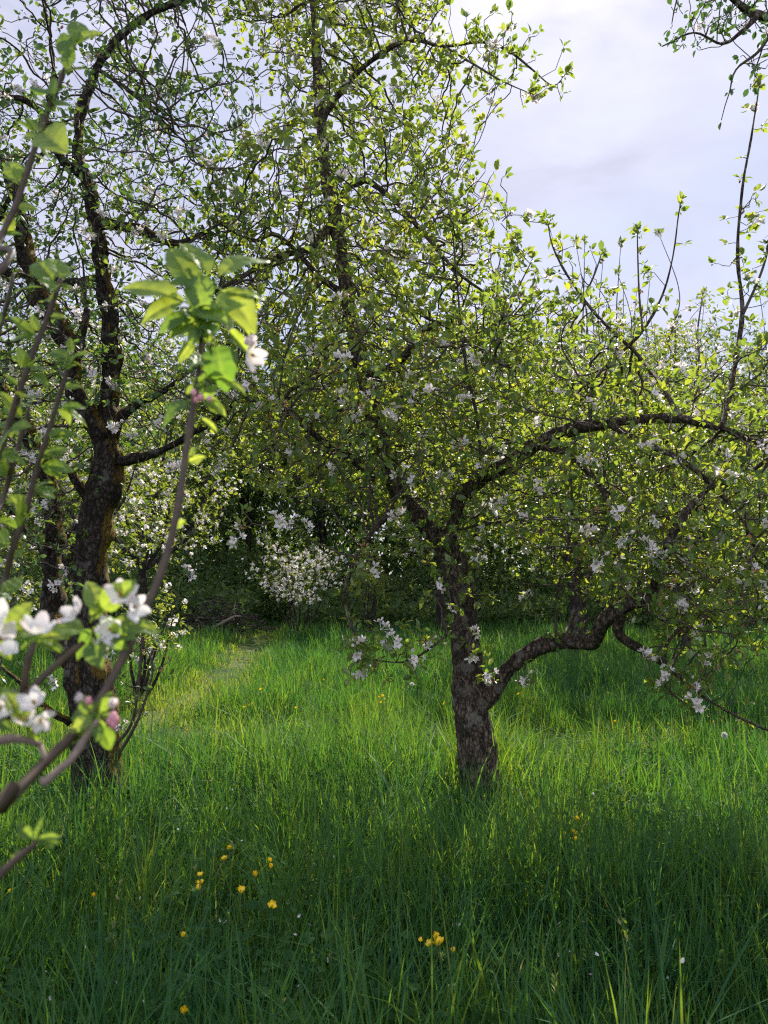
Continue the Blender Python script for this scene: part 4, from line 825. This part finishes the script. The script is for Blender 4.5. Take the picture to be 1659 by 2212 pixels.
# hidden stem of the young tree, outside the picture
st = MB(); cst, rst = catmull([YB + (0, 0, -.05), YB + (.01, .01, .4), YB + (0, .02, .8), YB + (-.06, .06, 1.2), YB + (-.08, .12, 1.7)], [.022, .018, .015, .012, .008], .03)
tube(st, cst, rst, 14, .2); st.build('trunk', M['shoot'], young, True, YB)
SA, cA = shoot([YB + (0, .02, .8), YB + (.12, .06, .93)] + L3((-60, 1795, .60), (0, 1740, .62), (90, 1650, .66), (200, 1540, .70), (300, 1350, .74), (347, 1230, .77), (378, 1110, .79), (402, 980, .81), (418, 880, .82), (434, 770, .83), (438, 690, .83)), [.0075, .0068, .0062, .0058, .0056, .0052, .0048, .0045, .0044, .0042, .004, .0036, .003])
dA = .83
B0 = (436, 690)
for tip, base, w, dd, k, ti, nr in [((262, 592), (405, 655), .95, .0, 0, .8, (0, -.25, 1)), ((290, 662), (420, 650), 1.1, -.01, 1, .85, (-.1, -.35, .9)), ((362, 522), (432, 640), .95, .01, 2, .75, (.5, -.6, .5)), ((398, 497), (458, 610), .8, .02, 0, .7, (.5, -.5, .7)),
                                 ((545, 515), (462, 610), 1.25, .0, 3, .85, (-.4, -.8, .5)), ((566, 612), (470, 640), .8, .0, 1, .6, (.1, -.3, 1)), ((552, 668), (465, 620), 1.35, -.02, 3, .95, (.3, -.9, .5)), ((548, 712), (470, 660), .8, .01, 0, .9, (.6, -.6, .4)),
                                 ((370, 605), (430, 620), 1.3, -.02, 2, .1, (0, -.7, .6)), ((428, 655), (428, 590), 1.2, -.03, 1, .35, (0, -1, .3)), ((345, 690), (415, 680), 1.1, -.02, 3, .2, (0, -.5, .8)), ((362, 720), (430, 690), 1.0, -.01, 0, .5, (0, -.6, .7)),
                                 ((480, 815), (465, 735), 1.5, -.02, 3, .1, (.1, -1, .2)), ((375, 775), (430, 735), .9, .0, 1, .8, (-.4, -.7, .5)), ((550, 770), (480, 700), .7, .02, 2, .7, (.6, -.5, .4)), ((415, 560), (440, 660), .7, .01, 2, .3, (.7, -.6, .2)),
                                 ((405, 740), (436, 700), 1.0, -.02, 0, .5, (-.3, -.8, .3)), ((500, 640), (450, 690), 1.0, -.03, 1, .4, (.2, -.9, .4)), ((470, 700), (440, 740), 1.0, -.02, 2, .6, (.3, -.9, .2)), ((535, 830), (460, 815), .8, 0, 1, .7, (.2, -.4, .9)),
                                 ((490, 890), (430, 855), 1.0, .0, 0, .75, (.2, -.5, .8)), ((345, 885), (415, 865), 1.1, -.02, 3, .2, (0, -.4, .9)), ((400, 850), (420, 830), .9, 0, 1, .6, (0, -.8, .5)), ((470, 930), (430, 900), .7, .0, 2, .8, (.4, -.7, .4)),
                                 ((438, 985), (404, 1000), 1.0, -.01, 0, .85, (.3, -.8, .4)), ((425, 960), (405, 990), .8, 0, 1, .7, (.3, -.8, .4)), ((395, 1125), (372, 1140), 1.1, -.01, 0, .7, (.2, -.9, .3)), ((330, 1355), (305, 1345), 1., -.01, 1, .5, (.2, -.9, .3))]:
    LF(SA, base, tip, dA, dd, w, k, ti, np.array(nr, float))
for k in range(22):
    an = ry.uniform(0, 6.28); l = ry.uniform(25, 60); LF(SA, (437 + ry.normal(0, 14), 680 + ry.normal(0, 30)), (445 + math.cos(an) * l, 665 + math.sin(an) * l * .8), dA, ry.normal(0, .02), 1.0)
for k in range(16):
    an = ry.uniform(0, 6.28); l = ry.uniform(25, 50); yy = ry.uniform(700, 870); LF(SA, (440 + ry.normal(0, 6), yy), (448 + math.cos(an) * l * .9, yy - 15 + math.sin(an) * l * .7), dA, ry.normal(0, .02), 1.0, None, ry.uniform(.05, .6))
for px, py, s, ax, op in ((528, 742, .036, (.6, -.5, .1), .5), (540, 765, .040, (.7, -.4, -.4), 1.0), (495, 715, .024, (.2, -.4, .9), .4)): bloss(SA, px, py, dA, s, ax, op, .3)
for px, py, s in ((418, 848, .012), (434, 858, .012), (452, 862, .011), (424, 864, .011)): bud(SA, px, py, .80, s)

SB, cB = shoot([YB + (-.06, .08, 1.3), P(-60, 640, .9)] + L3((0, 520, 1.0), (52, 395, 1.02), (95, 262, 1.03), (140, 150, 1.04), (166, 85, 1.05)), [.006, .0052, .0048, .0046, .0044, .0042, .0034])
for base, tip, w, ti in [((150, 140), (130, 60), 1.0, .3), ((160, 110), (178, 22), .9, .4), ((165, 90), (215, 60), 1.2, .8), ((150, 130), (120, 120), 1.0, .4), ((140, 160), (155, 95), .9, .5), ((118, 215), (82, 155), 1.25, .3), ((118, 215), (112, 160), .8, .5), ((112, 235), (165, 205), 1.4, .8), ((100, 250), (95, 190), 1.2, .6),
                         ((95, 265), (80, 330), 1.0, .7), ((90, 285), (130, 310), 1.3, .8), ((85, 300), (45, 290), .9, .4), ((75, 335), (100, 345), 1.1, .8), ((45, 400), (12, 335), 1.1, .6), ((45, 400), (40, 340), 1.0, .5), ((30, 450), (75, 440), 1.0, .8), ((25, 460), (15, 500), 1.1, .7), ((5, 510), (40, 495), .8, .3), ((48, 405), (0, 370), 1.0, .7), ((140, 160), (190, 130), .8, .5), ((152, 120), (170, 60), 1., .3)]:
    LF(SB, base, tip, 1.02, ry.normal(0, .02), w * 1.05, None, ti)
SC, cC = shoot([P(-50, 1090, .9)] + L3((0, 985, 1.0), (58, 805, 1.0), (92, 715, 1.0), (120, 640, 1.0), (130, 605, 1.0)), [.0055, .005, .0046, .0042, .0038, .003])
for base, tip, w, ti in [((125, 620), (75, 552), 1.1, .6), ((130, 610), (120, 545), 1.2, .7), ((130, 610), (165, 575), .9, .7), ((125, 630), (95, 600), 1.1, .4), ((128, 620), (160, 620), 1.1, .7), ((110, 655), (85, 640), .9, .6), ((105, 685), (140, 680), 1.0, .8), ((90, 720), (65, 680), 1., .6), ((60, 800), (45, 760), 1., .5), ((62, 800), (80, 760), .9, .5), ((40, 860), (70, 850), 1.2, .8), ((35, 880), (80, 870), 1.0, .8), ((20, 930), (60, 915), 1.2, .7), ((130, 605), (150, 640), 1., .5)]:
    LF(SC, base, tip, 1.0, ry.normal(0, .02), w * 1.1, None, ti)
SD, cD = shoot([P(-60, 1400, .9)] + L3((0, 1280, 1.05), (30, 1180, 1.05), (62, 1080, 1.05), (95, 970, 1.05), (120, 880, 1.05), (150, 790, 1.05), (155, 770, 1.05)), [.0052, .005, .0046, .0044, .004, .0038, .0034, .0026])
side_leaves(SD, cD, 15, .045, .15); side_leaves(SB, cB, 4, .04, .3)
for base, tip, w in [((152, 780), (105, 745), 1.), ((155, 770), (150, 725), .8), ((155, 772), (195, 760), 1.), ((150, 785), (120, 770), 1.1), ((155, 780), (180, 790), 1.)]: LF(SD, base, tip, 1.05, 0, w)
SE, cE = shoot([P(-60, 1180, .95)] + L3((0, 1090, 1.1), (30, 1000, 1.1), (50, 930, 1.1), (65, 870, 1.1)), [.0045, .0042, .004, .0034, .0024])
side_leaves(SE, cE, 9, .045, .15); side_leaves(SC, cC, 7, .04, .2)
SF, cF = shoot([YB + (.0, .03, .75), P(-80, 1640, .66)] + L3((0, 1560, .70), (60, 1495, .71), (110, 1450, .72), (185, 1385, .73)), [.006, .0052, .0045, .0042, .0038, .003])
dF = .73
for base, tip, w, ti, nr in [((225, 1340), (190, 1248), 1., .9, (.4, -.5, .7)), ((195, 1370), (95, 1330), 1.0, .8, (0, -.3, 1)), ((200, 1380), (210, 1432), 1.2, .3, (0, -1, .2)), ((215, 1330), (245, 1395), 1.2, .25, (0, -1, .3)), ((205, 1330), (215, 1300), 1.3, .2, (0, -.9, .4)), ((205, 1355), (165, 1395), 1.1, .2, (0, -.6, .7)),
                             ((230, 1350), (330, 1340), .9, .7, (.1, -.4, .9)), ((215, 1320), (255, 1270), 1., .6, (.3, -.8, .3)), ((195, 1345), (225, 1290), 1., .6, (.1, -.9, .3)), ((225, 1360), (290, 1375), .9, .4, (0, -.7, .6)), ((200, 1385), (150, 1420), .9, .2, (0, -.6, .7))]:
    LF(SF, base, tip, dF, ry.normal(-.01, .012), w * 1.05, None, ti, np.array(nr, float))
for px, py, s, ax in ((262, 1288, .040, (.2, -.8, .5)), (284, 1312, .038, (.7, -.6, .1)), (168, 1325, .038, (-.5, -.7, .4)), (240, 1355, .034, (.1, -.9, -.2)), (232, 1380, .028, (.1, -.6, -.6))): bloss(SF, px, py, dF - .01, s, ax)
SG, cG = shoot(L3((42, 1512, .712), (52, 1470, .71), (62, 1425, .71), (78, 1385, .71)), [.004, .0038, .0036, .003])
for base, tip, w, ti in [((75, 1380), (135, 1385), .7, .8), ((78, 1378), (140, 1365), .7, .9), ((72, 1382), (130, 1400), .7, .5), ((5, 1370), (62, 1302), 1.1, .8), ((0, 1375), (75, 1345), 1.1, .9), ((-10, 1380), (25, 1420), 1., .6), ((70, 1385), (40, 1400), .9, .5)]: LF(SG, base, tip, .71, 0, w, None, ti)
for px, py, s, ax in ((80, 1368, .044, (.1, -.5, .8)), (2, 1385, .046, (.2, -.8, .3)), (-5, 1340, .04, (.1, -.8, .5))): bloss(SG, px, py, .705, s, ax)
SH, cH = shoot([P(-60, 1570, .62)] + L3((-10, 1600, .64), (25, 1592, .65), (55, 1595, .66), (92, 1606, .665)), [.0045, .0042, .004, .0036, .003], 'shoot_grey')
shoot(L3((88, 1604, .665), (98, 1640, .662), (88, 1662, .66)), [.003, .0028, .0034], 'shoot_grey')
SI, cI = shoot(L3((85, 1690, .645), (100, 1682, .648), (150, 1640, .66), (190, 1585, .675), (212, 1555, .68)), [.0052, .004, .0036, .0034, .003], 'shoot_grey')
for base, tip, w, ti in [((200, 1550), (135, 1515), 1., .4), ((205, 1545), (175, 1498), .9, .8), ((210, 1540), (240, 1500), 1.1, .4), ((205, 1545), (158, 1570), 1.1, .85), ((210, 1560), (210, 1600), 1.2, .3), ((215, 1560), (250, 1625), .9, .35), ((205, 1555), (225, 1530), 1.1, .6), ((200, 1560), (165, 1600), .9, .3), ((215, 1545), (255, 1545), .9, .5), ((212, 1550), (232, 1580), 1., .3), ((195, 1590), (110, 1625), .8, .3)]: LF(SI, base, tip, .68, ry.normal(0, .01), w, None, ti)
for px, py, s, ax, op in ((238, 1525, .026, (.4, -.5, .3), .4), (178, 1515, .02, (-.3, -.5, .6), .4)): bloss(SI, px, py, .675, s, ax, op, .3)
for px, py, s in ((244, 1548, .014), (246, 1564, .013), (238, 1558, .012), (191, 1514, .011), (250, 1556, .012)): bud(SI, px, py, .67, s)
for px, py, s, ax in ((75, 1520, .036, (.1, -.8, .5)), (88, 1550, .030, (.3, -.7, -.4)), (50, 1560, .028, (.2, -.5, .7)), (2, 1530, .036, (.1, -.9, .2))): bloss(SH, px, py, .66, s, ax)
for base, tip, w, ti in [((60, 1560), (45, 1500), 1., .8), ((55, 1570), (10, 1480), 1., .8), ((60, 1570), (75, 1610), 1., .6), ((30, 1580), (-10, 1550), 1., .5), ((65, 1560), (115, 1565), .8, .5)]: LF(SH, base, tip, .66, 0, w, None, ti)
SJ, cJ = shoot([P(-50, 1960, .6)] + L3((0, 1885, .62), (35, 1850, .63), (65, 1828, .64), (76, 1815, .64)), [.0036, .0034, .003, .0026, .002])
for base, tip, w, ti in [((75, 1815), (35, 1780), 1.1, .4), ((78, 1812), (130, 1805), .8, .5), ((80, 1815), (125, 1818), .8, .3), ((76, 1815), (88, 1765), .5, .4), ((35, 1850), (50, 1840), .9, .4), ((25, 1865), (32, 1835), .7, .4), ((82, 1812), (115, 1825), .7, .7)]: LF(SJ, base, tip, .64, 0, w, None, ti)
SK, cK = shoot([P(-60, 860, .95)] + L3((-5, 720, 1.05), (20, 640, 1.05), (30, 590, 1.05)), [.0045, .004, .0034, .0026])
side_leaves(SK, cK, 5, .045, .2)

# ------------------------------------------------------------------ meadow flowers and herbs
def buttercup(px, py, h, size, rr):
    """stem up to the flower seen at that spot"""
    p = hit(px, py, h); b = np.array((p[0] + rr.normal(0, .03), p[1] + rr.normal(0, .03), float(gz(p[0], p[1]))))
    return p, b
rb = np.random.default_rng(91)
bp_me = []
for s in range(3):
    mb = MB(); flower(mb, (0, 0, 0), (.1 * s - .1, -.45, 1), .032, np.random.default_rng(s), True, .8, (.95, .7, .8)[s], 0, 1, 1.0); me = mb.mesh('flower', [M['butter'], M['stamen']], True); bp_me.append(me)
FL = [(497, 1835), (484, 1857), (586, 1862), (588, 1873), (549, 1892), (432, 1892), (432, 1910), (431, 1922), (519, 1925), (588, 1957), (204, 1935), (22, 1928), (399, 2024), (396, 2188), (908, 2035), (938, 2030), (946, 2026), (950, 2036), (944, 2042), (930, 2040), (980, 2057), (1247, 1772), (1240, 1800), (1245, 1815), (206, 1612),
      (335, 1582), (404, 1580), (818, 1508), (826, 1504), (832, 1512), (824, 1518), (538, 1525), (545, 1520), (528, 1528), (571, 1480), (563, 1490), (1120, 1500), (960, 1520), (1445, 1565), (1330, 1560), (1540, 1560), (1090, 1412), (700, 1470), (640, 1530)]
named = {0: 'open buttercup highest in the little flock left of centre', 3: 'lower of two small buttercups one above the other', 4: 'round open buttercup between the flock and the paired ones', 5: 'topmost of three yellow buttercups in a vertical line', 8: 'buttercup just right of and below the vertical three',
         10: 'lone buttercup in shaded grass below the mossy trunk', 11: 'buttercup close to the frame edge in shaded grass', 12: 'single buttercup facing up in dark grass left of centre', 13: 'lowest buttercup, large and open, at the bottom of the meadow', 20: 'small buttercup beside the yellow clump in dark grass', 24: 'buttercup standing in front of the mossy trunk'}
def quat_to(o, d): o.rotation_mode = 'QUATERNION'; o.rotation_quaternion = Vector(d).to_track_quat('Z', 'Y')
for i, (px, py) in enumerate(FL):
    h = rb.uniform(.36, .46) if py > 1600 else rb.uniform(.30, .40)
    p, b = buttercup(px, py, h, .026, rb)
    grp = 'buttercups in the grass'
    lab = named.get(i) or ('yellow buttercup in the tight clump in the dark front grass' if 14 <= i <= 19 else 'yellow buttercup among the shaded meadow grass' if py > 1600 else 'small yellow buttercup far out in the sunlit grass')
    rt = empty('buttercup', b, lab, 'flower', grp if i in named else ('clump of buttercups in the dark front grass' if 14 <= i <= 19 else 'buttercups in shade' if py > 1600 else 'far buttercups in the sunlit grass'))
    f = bpy.data.objects.new('flower', bp_me[rb.integers(3)]); COL.objects.link(f); f.parent = rt; f.location = Vector(p - b); s = rb.uniform(.85, 1.25); f.scale = (s, s, s); f.rotation_euler = (rb.normal(0, .25), rb.normal(0, .3), rb.uniform(0, 6.28))
    mb = MB(); m = (p + b) / 2 + (rb.normal(0, .02), rb.normal(0, .02), .03); tube(mb, np.array([b, m, p]), (.0016, .0013, .001), 4, tint=.5, cap=False); mb.build('stem', M['stem'], rt, True, b)
# dandelion clocks
for px, py, lab in ((890, 1478, 'white dandelion clock standing left of the bare trunk'), (1565, 1588, 'white dandelion clock in the sunlit grass by the frame edge')):
    p = hit(px, py, .42); b = np.array((p[0], p[1], float(gz(p[0], p[1])))); rt = empty('dandelion_clock', b, lab, 'flower', 'dandelion clocks')
    mb = MB(); d = unit(rb.normal(0, 1, (160, 3))); mb.inst(KITE_V, KITE_F, p + d * .004, frames(d, unit(rb.normal(0, 1, d.shape))), np.tile((.010, .022, .02), (160, 1)), .5); mb.build('seed_head', M['seed'], rt, base=b)
    mb = MB(); tube(mb, np.array([b, (b + p) / 2 + (.015, 0, 0), p]), (.002, .0018, .0015), 5, cap=False); mb.build('stem', M['stem'], rt, True, b)
# fallen petals caught in the grass
pv, pf = petal_grid(4, 4, .5, .7); mb = MB(); mb.add(pv * .02, pf, .9); PET = mb.mesh('fallen_petal', [M['petal']], True)
for i in range(70):
    px, py = (rb.uniform(100, 1640), 1680 + 500 * rb.random() ** 1.1) if i >= 16 else [(408, 1722), (842, 1720), (695, 1722), (710, 2065), (708, 2080), (376, 2100), (1293, 2065), (1470, 2080), (1567, 1865), (1640, 1880), (1410, 1870), (640, 2020), (1210, 1990), (500, 1705), (1290, 2195), (1500, 1870)][i]
    p = hit(px, py, rb.uniform(.16, .36)); o = bpy.data.objects.new('fallen_petal', PET); COL.objects.link(o); o.location = Vector(p); o.rotation_euler = tuple(rb.uniform(-1.2, 1.2, 3)); s = rb.uniform(.6, 1.2) * (1 if i < 16 else .8); o.scale = (s, s, s)
    tag(o, 'small white apple petal caught among the shaded grass blades', 'petal', 'fallen petals in the grass')
# lobed-leaf herbs and nettles
def herb(label, cat, name, px, py, h, nl, size, seed, g=None, upright=True, wide=.10):
    r = np.random.default_rng(seed); top = hit(px, py, h); b = np.array((top[0], top[1], float(gz(top[0], top[1])))); rt = empty(name, b, label, cat, g)
    lm = MB(); n = 0
    if upright:
        mb = MB(); q = np.array([b, b + (r.normal(0, .02), r.normal(0, .02), h * .5), top]); tube(mb, q, (.003, .0026, .0015), 5, cap=False); mb.build('stem', M['stem'], rt, True, b)
        for k in range(nl):
            t = .35 + .65 * k / nl; c = b + (top - b) * t
            for sgn in (0, 3.14):
                a = k * 1.57 + sgn + r.normal(0, .2); d = unit(np.array((math.cos(a), math.sin(a), .25))); s = size * (1.15 - .5 * t)
                for da in (-.7, 0, .7):
                    e = unit(np.array((math.cos(a + da), math.sin(a + da), .15))); lm.inst(LEAF_V, LEAF_F, (c + d * s * .4)[None], frames(e[None], np.array([(0, -.2, 1.)])), np.array([s * (1 if da == 0 else .7)]), r.uniform(.2, .9))
    else:
        for k in range(nl):
            a = r.uniform(0, 6.28); l = wide * r.random() ** .5; c = b + (math.cos(a) * l, math.sin(a) * l, h * r.uniform(.6, 1.1))
            mb = None; tube(lm, np.array([b, (b + c) / 2 + (0, 0, .03), c]), (.0018, .0015, .0012), 3, cap=False)
            for da in (-2.0, -1.0, 0, 1.0, 2.0):
                e = unit(np.array((math.cos(a + da), math.sin(a + da), .1))); lm.inst(LEAF_V, LEAF_F, c[None], frames(e[None], unit(np.array([(r.normal(0, .3), -.3 + r.normal(0, .3), 1.)]))), np.array([[size * 1.5, size, size]]), r.uniform(.2, .9))
    lm.build('foliage', M['herb'], rt, base=b)
for i, (px, py, h, l) in enumerate(((205, 1700, .42, 'tall nettle-like herb right in front of the mossy trunk'), (225, 1740, .4, 'shorter nettle-like herb at the foot of the mossy trunk'), (260, 1770, .36, 'nettle-like herb just right of the mossy trunk base'), (330, 1790, .36, 'pale leafy herb between the mossy trunk and the buttercups'),
                                 (40, 1795, .4, 'leafy herb close to the frame edge under the low twig'), (350, 1740, .36, 'broad-leaved herb in shade right of the mossy trunk'), (425, 1850, .34, 'leafy herb right behind the vertical buttercups'), (590, 1720, .38, 'leafy herb in the grass between the two trunks'), (385, 1650, .38, 'dark leafy herb standing at the edge of the sunlit grass'))):
    herb(l, 'herb', 'leafy_herb', px, py, h, 6, .06, 200 + i)
herb('wide clump of lobed pale green leaves at the bottom of the meadow', 'herb', 'lobed_herb', 500, 2110, .26, 26, .035, 230, upright=False, wide=.20)
herb('small clump of lobed leaves low in the corner grass', 'herb', 'lobed_herb', 190, 2115, .24, 9, .03, 231, upright=False, wide=.09)
herb('low leafy clump in the dark grass near the frame edge', 'herb', 'lobed_herb', 1490, 1840, .18, 22, .035, 232, upright=False, wide=.3)
herb('low leafy clump in a hollow of the grass below the buttercup flock', 'herb', 'lobed_herb', 690, 1960, .2, 14, .032, 233, upright=False, wide=.2)
for i, (px, py, tx, ty, l) in enumerate(((905, 1960, 900, 1882, 'upright blue-green dock leaf left of the dark grass clump'), (880, 1990, 845, 1960, 'drooping dock leaf in dark grass'), (925, 1940, 922, 1900, 'small green dock leaf beside the tall one'))):
    b = hit(px, py, .2); b[2] = 0; tp = P(tx, ty, b[1]); lo = P(px, py, b[1]); rt = empty('dock_leaf', b, l, 'leaf', 'dock leaves'); mb = MB(); d = unit(tp - lo)
    mb.inst(HL[2][0], HL[2][1], lo[None], frames(d[None], np.array([(.3, -1, .2)])), np.array([np.linalg.norm(tp - lo)]), .1); mb.build('blade', M['herb'], rt, True, b)
    mb = MB(); tube(mb, np.array([b, (b + lo) / 2, lo]), (.003, .0028, .002), 5, cap=False); mb.build('stalk', M['stem'], rt, True, b)
# small-leaved ground cover between the blades
def cover():
    r = np.random.default_rng(301); n = 26000; y = 1.4 + r.random(n) * 5.5; x = r.uniform(-1, 1, n) * (.56 * y + .8); k = noise2(x, y, 1.6, 8.0) > .50; x, y = x[k], y[k]; n = len(x)
    z = gz(x, y) + r.uniform(.05, .34, n); mb = MB(); a = r.uniform(0, 6.28, n); d = np.stack([np.cos(a), np.sin(a), r.uniform(-.1, .4, n)], -1)
    mb.inst(LEAF_V, LEAF_F, np.stack([x, y, z], -1), frames(d, unit(r.normal(0, .35, (n, 3)) + (0, -.1, 1))), np.stack([r.uniform(.02, .055, n)] * 3, -1) * (1.3, 1, 1), r.random(n))
    tag(mb.build('ground_cover', M['herb']), 'small round-leaved weeds between the grass blades', 'weeds', kind='stuff')
cover()
print('done')
